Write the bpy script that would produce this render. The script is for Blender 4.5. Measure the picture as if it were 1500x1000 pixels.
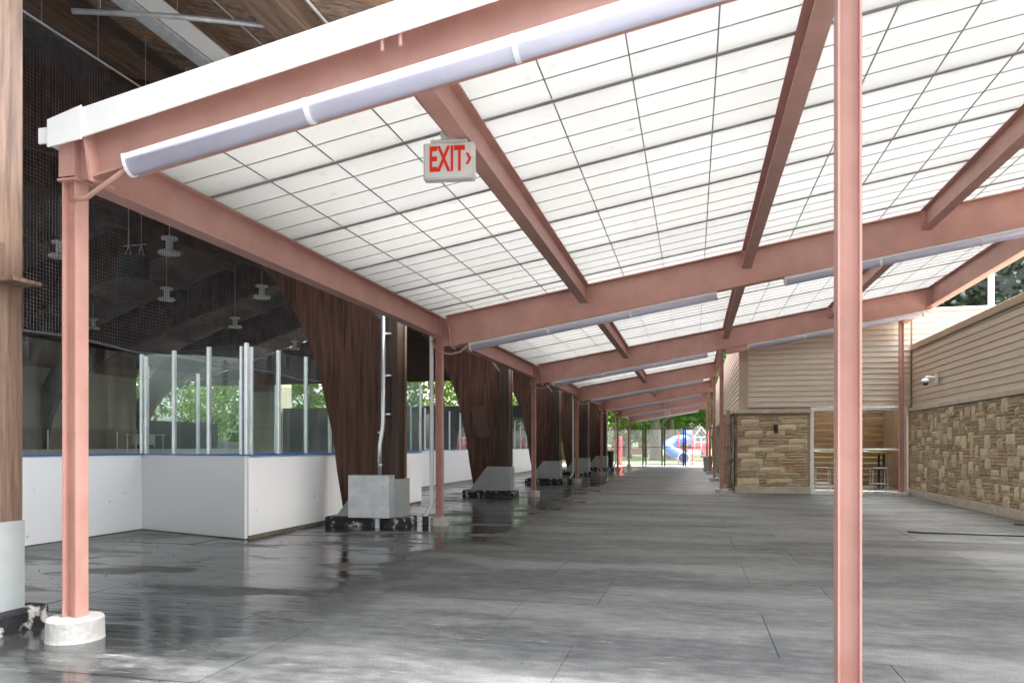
import bpy, math, random
from mathutils import Vector, Matrix
R = math.radians
rng = random.Random(7)
scene = bpy.context.scene
for o in list(bpy.data.objects): bpy.data.objects.remove(o)

# ------------------------------------------------------------------ camera, world, sun, exposure
cam_data = bpy.data.cameras.new('camera'); cam = bpy.data.objects.new('camera', cam_data)
scene.collection.objects.link(cam); scene.camera = cam
cam.location = (0, 0, 1.25); cam.rotation_euler = (R(90), 0, 0.2382)
cam_data.sensor_width = 36; cam_data.lens = 1092.83 / 1500 * 36
cam_data.shift_y = 153.5 / 1500; cam_data.clip_start = .05; cam_data.clip_end = 1500
world = bpy.data.worlds.new('World'); scene.world = world; world.use_nodes = True
SUN_EL, SUN_AZ = 72, 65          # elevation; compass angle of the sun, clockwise from +Y
nt = world.node_tree; nt.nodes.clear()
sky = nt.nodes.new('ShaderNodeTexSky'); sky.sky_type = 'NISHITA'; sky.sun_disc = False
sky.sun_elevation = R(SUN_EL); sky.sun_rotation = R(SUN_AZ); sky.dust_density = 6; sky.air_density = 1.2
hs = nt.nodes.new('ShaderNodeHueSaturation'); hs.inputs['Saturation'].default_value = .25
bg = nt.nodes.new('ShaderNodeBackground'); bg.inputs['Strength'].default_value = .11
wo = nt.nodes.new('ShaderNodeOutputWorld')
nt.links.new(sky.outputs[0], hs.inputs['Color']); nt.links.new(hs.outputs[0], bg.inputs['Color']); nt.links.new(bg.outputs[0], wo.inputs[0])
sun_d = bpy.data.lights.new('sun', 'SUN'); sun_d.energy = 1.5; sun_d.angle = R(30); sun_d.color = (1, .95, .88)
sun = bpy.data.objects.new('sun', sun_d); scene.collection.objects.link(sun)
sun.location = (10, -20, 30)
_d = Vector((math.sin(R(SUN_AZ)) * math.cos(R(SUN_EL)), math.cos(R(SUN_AZ)) * math.cos(R(SUN_EL)), math.sin(R(SUN_EL))))
sun.rotation_euler = (-_d).to_track_quat('-Z', 'Y').to_euler()
vs = scene.view_settings; vs.view_transform = 'Standard'; vs.look = 'None'; vs.gamma = 1; vs.use_curve_mapping = False
vs.exposure = 3.45
scene.cycles.use_denoising = True
scene.cycles.max_bounces = 10; scene.cycles.diffuse_bounces = 5; scene.cycles.transparent_max_bounces = 24
scene.cycles.transmission_bounces = 8; scene.cycles.sample_clamp_indirect = 6

# ------------------------------------------------------------------ helpers
ORIG = {}
class MB:
    def __init__(s): s.v = []; s.f = []
    def add(s, vs_, fs):
        k = len(s.v); s.v += [tuple(v) for v in vs_]; s.f += [tuple(i + k for i in f) for f in fs]; return s
    def box(s, x0, x1, y0, y1, z0, z1):
        return s.add([(x0,y0,z0),(x1,y0,z0),(x1,y1,z0),(x0,y1,z0),(x0,y0,z1),(x1,y0,z1),(x1,y1,z1),(x0,y1,z1)],
                     [(0,3,2,1),(4,5,6,7),(0,1,5,4),(1,2,6,5),(2,3,7,6),(3,0,4,7)])
    def prism(s, pts, ext):
        n = len(pts); e = Vector(ext); a = [Vector(p) for p in pts]
        fs = [tuple(range(n))[::-1], tuple(range(n, 2*n))] + [(i, (i+1) % n, n+(i+1) % n, n+i) for i in range(n)]
        return s.add(a + [p + e for p in a], fs)
    def tube(s, path, r, n=8, cap=True):
        path = [Vector(p) for p in path]; rs = r if isinstance(r, (list, tuple)) else [r] * len(path)
        vv = []; up = None
        for i, p in enumerate(path):
            t = (path[min(i+1, len(path)-1)] - path[max(i-1, 0)]).normalized()
            if up is None:
                up = Vector((0,0,1)) if abs(t.z) < .9 else Vector((1,0,0))
            a = t.cross(up).normalized(); b = a.cross(t).normalized(); up = b
            for k in range(n):
                th = 2 * math.pi * k / n
                vv.append(p + (a * math.cos(th) + b * math.sin(th)) * rs[i])
        fs = [(i*n+k, i*n+(k+1) % n, (i+1)*n+(k+1) % n, (i+1)*n+k) for i in range(len(path)-1) for k in range(n)]
        if cap: fs += [tuple(range(n))[::-1], tuple(range((len(path)-1)*n, len(path)*n))]
        return s.add(vv, fs)
    def lathe(s, prof, c=(0,0,0), n=20):
        vv = [(c[0]+r*math.cos(2*math.pi*k/n), c[1]+r*math.sin(2*math.pi*k/n), c[2]+z) for r, z in prof for k in range(n)]
        m = len(prof)
        fs = [(i*n+k, i*n+(k+1) % n, (i+1)*n+(k+1) % n, (i+1)*n+k) for i in range(m-1) for k in range(n)]
        fs += [tuple(range(n))[::-1], tuple(range((m-1)*n, m*n))]
        return s.add(vv, fs)
    def ibeam(s, a, b, up, depth, bf, tf=.014, tw=.01):
        """a, b: centre of the TOP of the section at both ends; up: section's up direction"""
        a, b = Vector(a), Vector(b); up = Vector(up).normalized(); t = (b - a).normalized()
        w = t.cross(up).normalized(); h, q = bf/2, tw/2
        pr = [(-h,0),(h,0),(h,-tf),(q,-tf-.006),(q,-depth+tf+.006),(h,-depth+tf),(h,-depth),(-h,-depth),(-h,-depth+tf),(-q,-depth+tf+.006),(-q,-tf-.006),(-h,-tf)]
        n = len(pr); vv = [p + w*x + up*y for p in (a, b) for x, y in pr]
        fs = [(i, n+i, n+(i+1) % n, (i+1) % n) for i in range(n)]
        caps = [(0,1,2,11),(11,2,3,10),(10,3,4,9),(9,4,5,8),(8,5,6,7)]
        fs += caps + [tuple(n+i for i in c[::-1]) for c in caps]
        return s.add(vv, fs)

def obj(name, mb, mat, parent=None, bevel=0, smooth=False, seg=1):
    """link ONE mesh object; vertices are given in world coordinates, origin goes to the base centre"""
    xs, ys, zs = zip(*mb.v)
    o0 = Vector(((min(xs)+max(xs))/2, (min(ys)+max(ys))/2, min(zs)))
    me = bpy.data.meshes.new(name); me.from_pydata([(x-o0.x, y-o0.y, z-o0.z) for x, y, z in mb.v], [], mb.f)
    me.validate(); me.update()
    if smooth:
        for p in me.polygons: p.use_smooth = True
    o = bpy.data.objects.new(name, me); me.materials.append(mat); scene.collection.objects.link(o)
    put(o, o0, parent)
    if bevel:
        m = o.modifiers.new('bevel', 'BEVEL'); m.width = bevel; m.segments = seg; m.limit_method = 'ANGLE'; m.angle_limit = R(40)
    return o
def put(o, w, parent=None):
    w = Vector(w); ORIG[o.name] = w
    if parent is not None: o.parent = parent; o.location = w - ORIG[parent.name]
    else: o.location = w
def inst(name, mesh, loc, parent, scale=(1,1,1), rot=(0,0,0)):
    o = bpy.data.objects.new(name, mesh); scene.collection.objects.link(o); put(o, loc, parent)
    o.scale = scale; o.rotation_euler = rot; return o
def rawmesh(name, mb, mat, smooth=False):
    me = bpy.data.meshes.new(name); me.from_pydata(mb.v, [], mb.f); me.materials.append(mat); me.update()
    if smooth:
        for p in me.polygons: p.use_smooth = True
    return me
def tag(o, label, cat, group=None):
    o['label'] = label; o['category'] = cat
    if group: o['group'] = group
    return o
def thing(name, loc, label, cat, group=None):
    o = bpy.data.objects.new(name, None); scene.collection.objects.link(o); o.empty_display_size = .2
    put(o, loc); return tag(o, label, cat, group)
def struct(o): o['kind'] = 'structure'; return o
def dup(root, loc, rotz, label, scale=1):
    r = root.copy(); scene.collection.objects.link(r); r.location = loc; r.rotation_euler = (0,0,rotz); r.scale = (scale,)*3; r['label'] = label
    for ch in list(root.children):
        c = ch.copy(); scene.collection.objects.link(c); c.parent = r
        for g in ch.children:
            d = g.copy(); scene.collection.objects.link(d); d.parent = c
    return r

# ------------------------------------------------------------------ materials
def mat(name, c1, c2=None, rough=.5, scale=3, stretch=(1,1,1), bump=0, bscale=None, metal=0, rnd=None, spec=.5, coords='pos', rot=(0,0,0), detail=6, contrast=(.35,.65), rough2=None, chips=None):
    m = bpy.data.materials.new(name); m.use_nodes = True; N = m.node_tree; P = N.nodes['Principled BSDF']
    P.inputs['Roughness'].default_value = rough; P.inputs['Metallic'].default_value = metal; P.inputs['Specular IOR Level'].default_value = spec
    if coords == 'pos':
        src = N.nodes.new('ShaderNodeNewGeometry').outputs['Position']
    else:
        src = N.nodes.new('ShaderNodeTexCoord').outputs['Object']
    mp = N.nodes.new('ShaderNodeMapping'); mp.inputs['Scale'].default_value = stretch; mp.inputs['Rotation'].default_value = rot
    N.links.new(src, mp.inputs[0])
    col = None
    if c2 is not None:
        tx = N.nodes.new('ShaderNodeTexNoise'); tx.inputs['Scale'].default_value = scale; tx.inputs['Detail'].default_value = detail; tx.inputs['Roughness'].default_value = .62
        N.links.new(mp.outputs[0], tx.inputs['Vector'])
        cr = N.nodes.new('ShaderNodeValToRGB'); cr.color_ramp.elements[0].position = contrast[0]; cr.color_ramp.elements[1].position = contrast[1]
        cr.color_ramp.elements[0].color = (*c1, 1); cr.color_ramp.elements[1].color = (*c2, 1)
        N.links.new(tx.outputs['Fac'], cr.inputs[0]); col = cr.outputs[0]
        if rough2 is not None:
            mr = N.nodes.new('ShaderNodeMapRange'); mr.inputs[1].default_value = contrast[0]; mr.inputs[2].default_value = contrast[1]
            mr.inputs[3].default_value = rough; mr.inputs[4].default_value = rough2
            N.links.new(tx.outputs['Fac'], mr.inputs[0]); N.links.new(mr.outputs[0], P.inputs['Roughness'])
    if rnd is not None:      # palette by object
        oi = N.nodes.new('ShaderNodeObjectInfo'); rr = N.nodes.new('ShaderNodeValToRGB'); rr.color_ramp.interpolation = 'LINEAR'
        els = rr.color_ramp.elements
        while len(els) < len(rnd): els.new(.5)
        for i, c in enumerate(rnd): els[i].position = i / (len(rnd)-1); els[i].color = (*c, 1)
        N.links.new(oi.outputs['Random'], rr.inputs[0])
        if col is None: col = rr.outputs[0]
        else:
            mx = N.nodes.new('ShaderNodeMix'); mx.data_type = 'RGBA'; mx.blend_type = 'MULTIPLY'; mx.inputs[0].default_value = 1
            N.links.new(rr.outputs[0], mx.inputs[6]); N.links.new(col, mx.inputs[7]); col = mx.outputs[2]
    if chips is not None and col is not None:      # small worn spots: (scale, threshold, colour)
        cn = N.nodes.new('ShaderNodeTexNoise'); cn.inputs['Scale'].default_value = chips[0]; cn.inputs['Detail'].default_value = 8; cn.inputs['Roughness'].default_value = .7
        N.links.new(src, cn.inputs['Vector']); cm = N.nodes.new('ShaderNodeMapRange'); cm.inputs[1].default_value = chips[1]; cm.inputs[2].default_value = chips[1]+.03
        N.links.new(cn.outputs['Fac'], cm.inputs[0]); cx = N.nodes.new('ShaderNodeMix'); cx.data_type = 'RGBA'; N.links.new(cm.outputs[0], cx.inputs[0]); N.links.new(col, cx.inputs[6]); cx.inputs[7].default_value = (*chips[2], 1); col = cx.outputs[2]
    if col is not None: N.links.new(col, P.inputs['Base Color'])
    else: P.inputs['Base Color'].default_value = (*c1, 1)
    if bump:
        bt = N.nodes.new('ShaderNodeTexNoise'); bt.inputs['Scale'].default_value = bscale or scale*3; bt.inputs['Detail'].default_value = 5
        N.links.new(mp.outputs[0], bt.inputs['Vector'])
        bn = N.nodes.new('ShaderNodeBump'); bn.inputs['Strength'].default_value = 1; bn.inputs['Distance'].default_value = bump
        N.links.new(bt.outputs['Fac'], bn.inputs['Height']); N.links.new(bn.outputs[0], P.inputs['Normal'])
    return m
def glass(name, tint=(.8,.88,.86), refl=.09, haze=.05):
    m = bpy.data.materials.new(name); m.use_nodes = True; N = m.node_tree; N.nodes.clear()
    out = N.nodes.new('ShaderNodeOutputMaterial'); tr = N.nodes.new('ShaderNodeBsdfTransparent'); tr.inputs[0].default_value = (*tint, 1)
    gl = N.nodes.new('ShaderNodeBsdfGlossy'); gl.inputs['Roughness'].default_value = .02
    df = N.nodes.new('ShaderNodeBsdfDiffuse'); df.inputs[0].default_value = (.6,.65,.64,1)
    lwf = N.nodes.new('ShaderNodeLayerWeight'); lwf.inputs['Blend'].default_value = .5
    pw = N.nodes.new('ShaderNodeMath'); pw.operation = 'POWER'; pw.inputs[1].default_value = 4; N.links.new(lwf.outputs['Facing'], pw.inputs[0])
    lw = N.nodes.new('ShaderNodeMath'); lw.operation = 'MULTIPLY_ADD'; lw.inputs[1].default_value = .5; lw.inputs[2].default_value = .03; N.links.new(pw.outputs[0], lw.inputs[0])
    geo = N.nodes.new('ShaderNodeNewGeometry'); mp = N.nodes.new('ShaderNodeMapping'); mp.inputs['Scale'].default_value = (3,3,.8)
    nz = N.nodes.new('ShaderNodeTexNoise'); nz.inputs['Scale'].default_value = 1.6; nz.inputs['Detail'].default_value = 7
    N.links.new(geo.outputs['Position'], mp.inputs[0]); N.links.new(mp.outputs[0], nz.inputs['Vector'])
    mr = N.nodes.new('ShaderNodeMapRange'); mr.inputs[1].default_value = .4; mr.inputs[2].default_value = .75; mr.inputs[3].default_value = haze*.3; mr.inputs[4].default_value = haze*2
    N.links.new(nz.outputs['Fac'], mr.inputs[0])
    a = N.nodes.new('ShaderNodeMixShader'); b = N.nodes.new('ShaderNodeMixShader')
    N.links.new(mr.outputs[0], a.inputs[0]); N.links.new(tr.outputs[0], a.inputs[1]); N.links.new(df.outputs[0], a.inputs[2])
    N.links.new(lw.outputs[0], b.inputs[0]); N.links.new(a.outputs[0], b.inputs[1]); N.links.new(gl.outputs[0], b.inputs[2]); N.links.new(b.outputs[0], out.inputs[0])
    return m
def translucent(name, c=(.9,.9,.89), dif=.18, tint2=None):
    m = bpy.data.materials.new(name); m.use_nodes = True; N = m.node_tree; N.nodes.clear()
    out = N.nodes.new('ShaderNodeOutputMaterial'); t = N.nodes.new('ShaderNodeBsdfTranslucent'); d = N.nodes.new('ShaderNodeBsdfDiffuse')
    geo = N.nodes.new('ShaderNodeNewGeometry'); nz = N.nodes.new('ShaderNodeTexNoise'); nz.inputs['Scale'].default_value = .9; nz.inputs['Detail'].default_value = 5
    N.links.new(geo.outputs['Position'], nz.inputs['Vector'])
    cr = N.nodes.new('ShaderNodeValToRGB'); cr.color_ramp.elements[0].position = .3; cr.color_ramp.elements[1].position = .7
    cr.color_ramp.elements[0].color = (c[0]*.93, c[1]*.93, c[2]*.91, 1); cr.color_ramp.elements[1].color = (*c, 1)
    oi = N.nodes.new('ShaderNodeObjectInfo'); vr = N.nodes.new('ShaderNodeValToRGB'); vr.color_ramp.elements[0].color = (.94,.945,.945,1); vr.color_ramp.elements[1].color = (1,1,.995,1)
    N.links.new(oi.outputs['Random'], vr.inputs[0]); mv = N.nodes.new('ShaderNodeMix'); mv.data_type = 'RGBA'; mv.blend_type = 'MULTIPLY'; mv.inputs[0].default_value = 1
    n2 = N.nodes.new('ShaderNodeTexNoise'); n2.inputs['Scale'].default_value = 7; n2.inputs['Detail'].default_value = 9; N.links.new(geo.outputs['Position'], n2.inputs['Vector'])
    c2 = N.nodes.new('ShaderNodeValToRGB'); c2.color_ramp.elements[0].position = .26; c2.color_ramp.elements[1].position = .36; c2.color_ramp.elements[0].color = (.82,.81,.77,1); c2.color_ramp.elements[1].color = (1,1,1,1)
    N.links.new(n2.outputs['Fac'], c2.inputs[0]); mw_ = N.nodes.new('ShaderNodeMix'); mw_.data_type = 'RGBA'; mw_.blend_type = 'MULTIPLY'; mw_.inputs[0].default_value = 1
    N.links.new(nz.outputs['Fac'], cr.inputs[0]); N.links.new(cr.outputs[0], mv.inputs[6]); N.links.new(vr.outputs[0], mv.inputs[7]); N.links.new(mv.outputs[2], mw_.inputs[6]); N.links.new(c2.outputs[0], mw_.inputs[7])
    N.links.new(mw_.outputs[2], t.inputs[0]); N.links.new(mw_.outputs[2], d.inputs[0])
    mx = N.nodes.new('ShaderNodeMixShader'); mx.inputs[0].default_value = dif
    N.links.new(t.outputs[0], mx.inputs[1]); N.links.new(d.outputs[0], mx.inputs[2]); N.links.new(mx.outputs[0], out.inputs[0])
    return m
def leafmat(name, c1, c2):
    m = bpy.data.materials.new(name); m.use_nodes = True; N = m.node_tree; N.nodes.clear()
    out = N.nodes.new('ShaderNodeOutputMaterial'); t = N.nodes.new('ShaderNodeBsdfTranslucent'); d = N.nodes.new('ShaderNodeBsdfDiffuse')
    geo = N.nodes.new('ShaderNodeNewGeometry'); nz = N.nodes.new('ShaderNodeTexNoise'); nz.inputs['Scale'].default_value = .8; nz.inputs['Detail'].default_value = 6
    N.links.new(geo.outputs['Position'], nz.inputs['Vector'])
    cr = N.nodes.new('ShaderNodeValToRGB'); cr.color_ramp.elements[0].position = .35; cr.color_ramp.elements[1].position = .65
    cr.color_ramp.elements[0].color = (*c1, 1); cr.color_ramp.elements[1].color = (*c2, 1)
    N.links.new(nz.outputs['Fac'], cr.inputs[0]); N.links.new(cr.outputs[0], t.inputs[0]); N.links.new(cr.outputs[0], d.inputs[0])
    mx = N.nodes.new('ShaderNodeMixShader'); mx.inputs[0].default_value = .6
    N.links.new(t.outputs[0], mx.inputs[1]); N.links.new(d.outputs[0], mx.inputs[2]); N.links.new(mx.outputs[0], out.inputs[0])
    return m
def floormat(name):
    m = bpy.data.materials.new(name); m.use_nodes = True; N = m.node_tree; P = N.nodes['Principled BSDF']; nd = N.nodes.new; ln = N.links.new
    geo = nd('ShaderNodeNewGeometry'); pos = geo.outputs['Position']
    def noise(sc, st=(1,1,1), det=6):
        mp = nd('ShaderNodeMapping'); mp.inputs['Scale'].default_value = st; ln(pos, mp.inputs[0])
        t = nd('ShaderNodeTexNoise'); t.inputs['Scale'].default_value = sc; t.inputs['Detail'].default_value = det; t.inputs['Roughness'].default_value = .6; ln(mp.outputs[0], t.inputs['Vector']); return t.outputs['Fac']
    def rng_(v, a, b, c=0, d=1):
        r = nd('ShaderNodeMapRange'); r.interpolation_type = 'SMOOTHSTEP'
        for i, x in zip((1,2,3,4), (a,b,c,d)): r.inputs[i].default_value = x
        ln(v, r.inputs[0]); return r.outputs[0]
    def op(o, a, b):
        r = nd('ShaderNodeMath'); r.operation = o
        for i, x in enumerate((a,b)):
            if isinstance(x, (int,float)): r.inputs[i].default_value = x
            else: ln(x, r.inputs[i])
        return r.outputs[0]
    sep = nd('ShaderNodeSeparateXYZ'); ln(pos, sep.inputs[0])
    xw = op('ADD', sep.outputs['X'], op('MULTIPLY', op('SUBTRACT', noise(.55, (1,.8,1)), .5), 3.5))
    wet_x = rng_(xw, -3.5, -2.0, 1, 0)                       # rain blown in under the rink eave
    wet_p = rng_(noise(.75, (.45,1.5,1)), .50, .64)
    dry_edge = rng_(sep.outputs['X'], -8, -6.2, .35, 1)
    wet = op('MULTIPLY', op('MAXIMUM', wet_x, op('MULTIPLY', wet_p, .3)), op('MULTIPLY', dry_edge, rng_(noise(.9, (.7,1.6,1)), .38, .5, .25, 1)))
    dust = op('MULTIPLY', rng_(noise(.8, (.45,1.5,1)), .40, .62), op('SUBTRACT', 1, op('MULTIPLY', wet, .9)))
    fine = rng_(noise(9, (.6,1.4,1), 8), .3, .75)
    dust2 = op('ADD', op('MULTIPLY', dust, .55), op('MULTIPLY', fine, .45))
    cr = nd('ShaderNodeValToRGB'); e = cr.color_ramp.elements
    e[0].position = 0; e[0].color = (.06,.065,.072,1); e[1].position = 1; e[1].color = (.25,.26,.252,1); ln(dust2, cr.inputs[0])
    grit = rng_(noise(70, (1,1,1), 4), .35, .7, .78, 1.18)
    # pale scuffs
    sc = rng_(noise(5, (.5,2.2,1), 10), .62, .72)
    mx = nd('ShaderNodeMix'); mx.data_type = 'RGBA'; ln(op('MULTIPLY', sc, .65), mx.inputs[0]); ln(cr.outputs[0], mx.inputs[6]); mx.inputs[7].default_value = (.4,.39,.36,1)
    oi = nd('ShaderNodeObjectInfo'); tone = rng_(oi.outputs['Random'], 0, 1, .92, 1.06)
    dk = nd('ShaderNodeMix'); dk.data_type = 'RGBA'; dk.blend_type = 'MULTIPLY'; dk.inputs[0].default_value = 1; ln(mx.outputs[2], dk.inputs[6])
    cmb = nd('ShaderNodeCombineXYZ'); wdk = op('MULTIPLY', op('MULTIPLY', tone, grit), rng_(wet, 0, 1, 1, .38))
    for i in range(3): ln(wdk, cmb.inputs[i])
    ln(cmb.outputs[0], dk.inputs[7]); ln(dk.outputs[2], P.inputs['Base Color'])
    rough = op('ADD', rng_(wet, 0, 1, .58, .08), op('MULTIPLY', op('SUBTRACT', noise(2.2, (.5,1.6,1)), .5), .22))
    ln(rough, P.inputs['Roughness']); P.inputs['Specular IOR Level'].default_value = .55
    h = op('ADD', op('MULTIPLY', noise(1.7, (.35,1.5,1), 3), .02), op('MULTIPLY', noise(60, (1,1,1), 3), .0012))
    bn = nd('ShaderNodeBump'); bn.inputs['Distance'].default_value = 1; bn.inputs['Strength'].default_value = .55; ln(h, bn.inputs['Height']); ln(bn.outputs[0], P.inputs['Normal'])
    return m

PAINT = mat('terracotta_paint', (.44,.225,.185), (.55,.305,.26), .45, 2.6, bump=.0012, bscale=14, contrast=(.25,.6), detail=10, rough2=.58, rnd=[(.94,.95,.96),(1.04,1.03,1.02)], chips=(6, .735, (.22,.12,.09)))
WHITE = mat('white_metal', (.78,.78,.79), (.84,.84,.84), .35, 2)
DIFFUSER = mat('lamp_diffuser', (.54,.53,.67), (.60,.59,.72), .3, 3)
PANEL = translucent('translucent_panel', (.415,.415,.417), .28)
BAR = mat('dark_bar', (.26,.25,.24), (.34,.33,.32), .5, 4)
CONC = mat('concrete', (.42,.40,.36), (.60,.57,.52), .85, 6, bump=.006, bscale=30)
CONC2 = mat('pale_concrete', (.40,.39,.37), (.55,.54,.51), .8, 5, bump=.006, bscale=25, chips=(9,.66,(.25,.23,.21)))
BLACKCONC = mat('chipped_black_footing', (.018,.018,.022), (.62,.60,.57), .6, 7, bump=.012, bscale=18, contrast=(.53,.61))
ARCH = mat('stained_glulam', (.024,.012,.008), (.15,.070,.046), .5, 2.2, spec=.25, stretch=(9,9,.45), rot=(0,R(-12),0), bump=.003, bscale=7, contrast=(.3,.72))
POSTW = mat('timber_post', (.018,.011,.008), (.095,.052,.035), .5, 2.5, stretch=(8,8,.4), bump=.004, bscale=8, contrast=(.3,.75))
PALEWOOD = mat('weathered_timber', (.11,.065,.045), (.30,.195,.14), .6, 2.5, stretch=(8,8,.5), bump=.004, bscale=8)
PURLINW = mat('purlin_timber', (.13,.085,.06), (.32,.22,.16), .6, 2.5, stretch=(8,.5,8), bump=.004, bscale=8)
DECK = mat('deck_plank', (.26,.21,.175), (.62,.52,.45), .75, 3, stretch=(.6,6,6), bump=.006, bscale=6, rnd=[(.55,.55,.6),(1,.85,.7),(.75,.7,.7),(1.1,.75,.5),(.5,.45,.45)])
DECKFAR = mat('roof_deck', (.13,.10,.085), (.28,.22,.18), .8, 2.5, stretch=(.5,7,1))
SHOE = mat('grey_steel', (.36,.39,.40), (.43,.46,.46), .5, 2.5, bump=.001)
GALV = mat('galvanised', (.52,.54,.57), (.72,.74,.76), .38, 5, metal=.35, rough2=.5)
GALVP = mat('galvanised_pipe', (.55,.57,.60), (.72,.74,.77), .28, 4, metal=.75)
BOARD = mat('white_board', (.30,.30,.31), (.82,.83,.84), .3, 9, contrast=(.285,.325), detail=9)
BLUE = mat('blue_cap', (.02,.12,.48), (.03,.16,.55), .4, 4)
ALU = mat('aluminium', (.68,.70,.73), (.8,.81,.83), .3, 8, metal=.6)
RGLASS = glass('rink_glass', (.90,.955,.94), haze=.03)
WGLASS = glass('window_glass', (.62,.66,.66), haze=.015)
DGLASS = glass('clerestory_glass', (.30,.33,.32), haze=.01)
NETM = mat('net_cord', (.03,.03,.033), (.13,.13,.14), .6, 6)
BLACK = mat('black_paint', (.012,.012,.013), (.02,.02,.02), .4, 6)
DARKGREY = mat('dark_plastic', (.06,.065,.075), (.09,.095,.10), .5, 6)
STONEP = [(.36,.29,.21),(.55,.44,.29),(.43,.345,.245),(.56,.46,.31),(.48,.34,.20),(.34,.28,.22),(.58,.50,.37)]
STONE = mat('ledge_stone', (.80,.78,.75), (1.12,1.08,1.04), .85, 7, bump=.02, bscale=16, rnd=STONEP)
STONEBIG = mat('cream_block', (.58,.48,.32), (.68,.59,.43), .85, 8, bump=.018, bscale=20, rnd=[(.85,.8,.75),(1.1,1.08,1.05)])
STONEFINE = mat('thin_ledge_stone', (.33,.27,.20), (.56,.45,.31), .9, 3, stretch=(2.2,2.2,16), bump=.02, bscale=6)
MORTAR = mat('mortar', (.30,.25,.19), (.38,.32,.25), .95, 10, bump=.01)
LEDGE = mat('cast_ledge', (.46,.40,.32), (.58,.51,.42), .8, 5, bump=.004)
SIDING = mat('tan_siding', (.61,.525,.42), (.66,.57,.465), .55, 3, stretch=(.6,.6,4), bump=.002, bscale=8, rnd=[(.94,.94,.94),(1.04,1.03,1.02)])
TRIM = mat('tan_trim', (.44,.35,.25), (.49,.39,.29), .5, 2)
REDWALL = mat('dark_red_panel', (.16,.05,.035), (.22,.075,.05), .6, 2)
INWOOD = mat('interior_boards', (.20,.10,.04), (.46,.27,.12), .55, 2.2, stretch=(.5,1,7), rnd=[(.75,.7,.65),(1.1,1,.9),(.9,.8,.7)])
DIRT = mat('asphalt', (.045,.045,.046), (.075,.074,.072), .9, 8, bump=.004)
GRASS = mat('lawn_grass', (.055,.12,.02), (.14,.21,.05), .9, 1.2, bump=.03, bscale=12)
MULCH = mat('mulch', (.07,.055,.045), (.15,.12,.10), .95, 8, bump=.02)
BARK = mat('bark', (.10,.08,.065), (.26,.22,.19), .9, 3, stretch=(4,4,.5), bump=.05, bscale=6)
PBLUE = mat('blue_plastic', (.02,.10,.52), (.03,.14,.6), .3, 2)
PRED = mat('red_plastic', (.55,.025,.03), (.62,.04,.05), .4, 2)
EXITRED = mat('exit_red', (.75,.03,.01), None, .4)
EXITGREY = mat('exit_housing', (.55,.55,.54), (.62,.62,.60), .4, 6)
CREAMP = mat('cream_conduit', (.62,.55,.42), (.68,.6,.48), .5, 5)
RUBBER = floormat('rubber_floor')
LEAF = [leafmat('leaves_a', (.035,.085,.012), (.11,.20,.035)), leafmat('leaves_b', (.03,.075,.018), (.085,.16,.045)), leafmat('leaves_c', (.05,.10,.015), (.15,.23,.05))]

# ------------------------------------------------------------------ fitted layout (metres)
XL, Y0, L, S, SL, ZT = -3.911, 4.0525, 7.1904, 2.3268, .168, 3.288
XR, XE, YR = .742, 5.2, 20.8
PIER_Y = [3.84, 10.88, 18.1, 25.3, 32.5, 39.7, -3.2, -10.4]  # last pair of arches added unseen behind the camera to shade the foreground
NV = Vector((-SL, 0, 1)).normalized(); TV = Vector((1, 0, SL)).normalized()
def ztop(x): return ZT + SL * (x - XL)

# ------------------------------------------------------------------ ground, floor
g = struct(obj('ground', MB().box(-300,300,-120,420,-.6,-.06), DIRT))
lawn = struct(obj('lawn', MB().box(-120,120,57,300,-.06,-.03), GRASS))
pg = struct(obj('playground_surfacing', MB().box(-30,30,50.6,57,-.06,-.025), MULCH))
pth = struct(obj('concrete_path', MB().box(-9,6,48.75,50.6,-.06,-.012), CONC2))
slab = struct(obj('rink_floor', MB().box(-34,-8.2,-16,60,-.06,-.03), mat('grey_slab', (.62,.63,.64), (.72,.73,.74), .6, 1.5)))
fl = struct(obj('rubber_floor', MB().box(-12,6.2,-4,48.7,-.06,-.022), mat('floor_underlay', (.02,.02,.02), None, .9)))
mx0, mx1, my0, my1 = -8.05, 5.36, 1.0, 21.0
mw, ml = 1.829, 1.219
var = []
for k in range(3):
    m_ = MB(); n = 1; r2 = random.Random(k)
    hh = [[r2.uniform(-.001,.001) for _ in range(n+1)] for _ in range(n+1)]
    vv = [((i/n-.5)*(mw-.004), (j/n-.5)*(ml-.004), hh[i][j]) for i in range(n+1) for j in range(n+1)]
    ff = [(i*(n+1)+j, (i+1)*(n+1)+j, (i+1)*(n+1)+j+1, i*(n+1)+j+1) for i in range(n) for j in range(n)]
    ring = [i*(n+1) for i in range(n+1)] + [n*(n+1)+j for j in range(1,n+1)] + [i*(n+1)+n for i in range(n-1,-1,-1)] + [j for j in range(n-1,0,-1)]
    b0 = len(vv); vv += [(vv[i][0], vv[i][1], -.02) for i in ring]; q = len(ring)
    ff += [(ring[a], b0+a, b0+(a+1) % q, ring[(a+1) % q]) for a in range(q)]
    m_.add(vv, ff); var.append(rawmesh('rubber_mat', m_, RUBBER))
y = my0; i = 0
while y < my1:
    x = -8.05 - (.6 if i % 2 else 0); i += 1
    while x < mx1:
        o = inst('rubber_mat', var[rng.randrange(3)], (x+mw/2, y+ml/2, rng.uniform(-.0015,.0015)), fl, rot=(rng.uniform(-.001,.001), rng.uniform(-.001,.001), rng.choice((0, math.pi))))
        x += mw
    y += ml
far = MB()
y = my1 + .9
far.box(-8.2,6.1,20.9,48.68,-.0215,-.006)
o = obj('rubber_sheet', far, RUBBER, fl)
far2 = MB().box(-8.2,6.1,-3.9,1.02,-.0215,-.006); obj('rubber_sheet', far2, RUBBER, fl)

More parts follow.
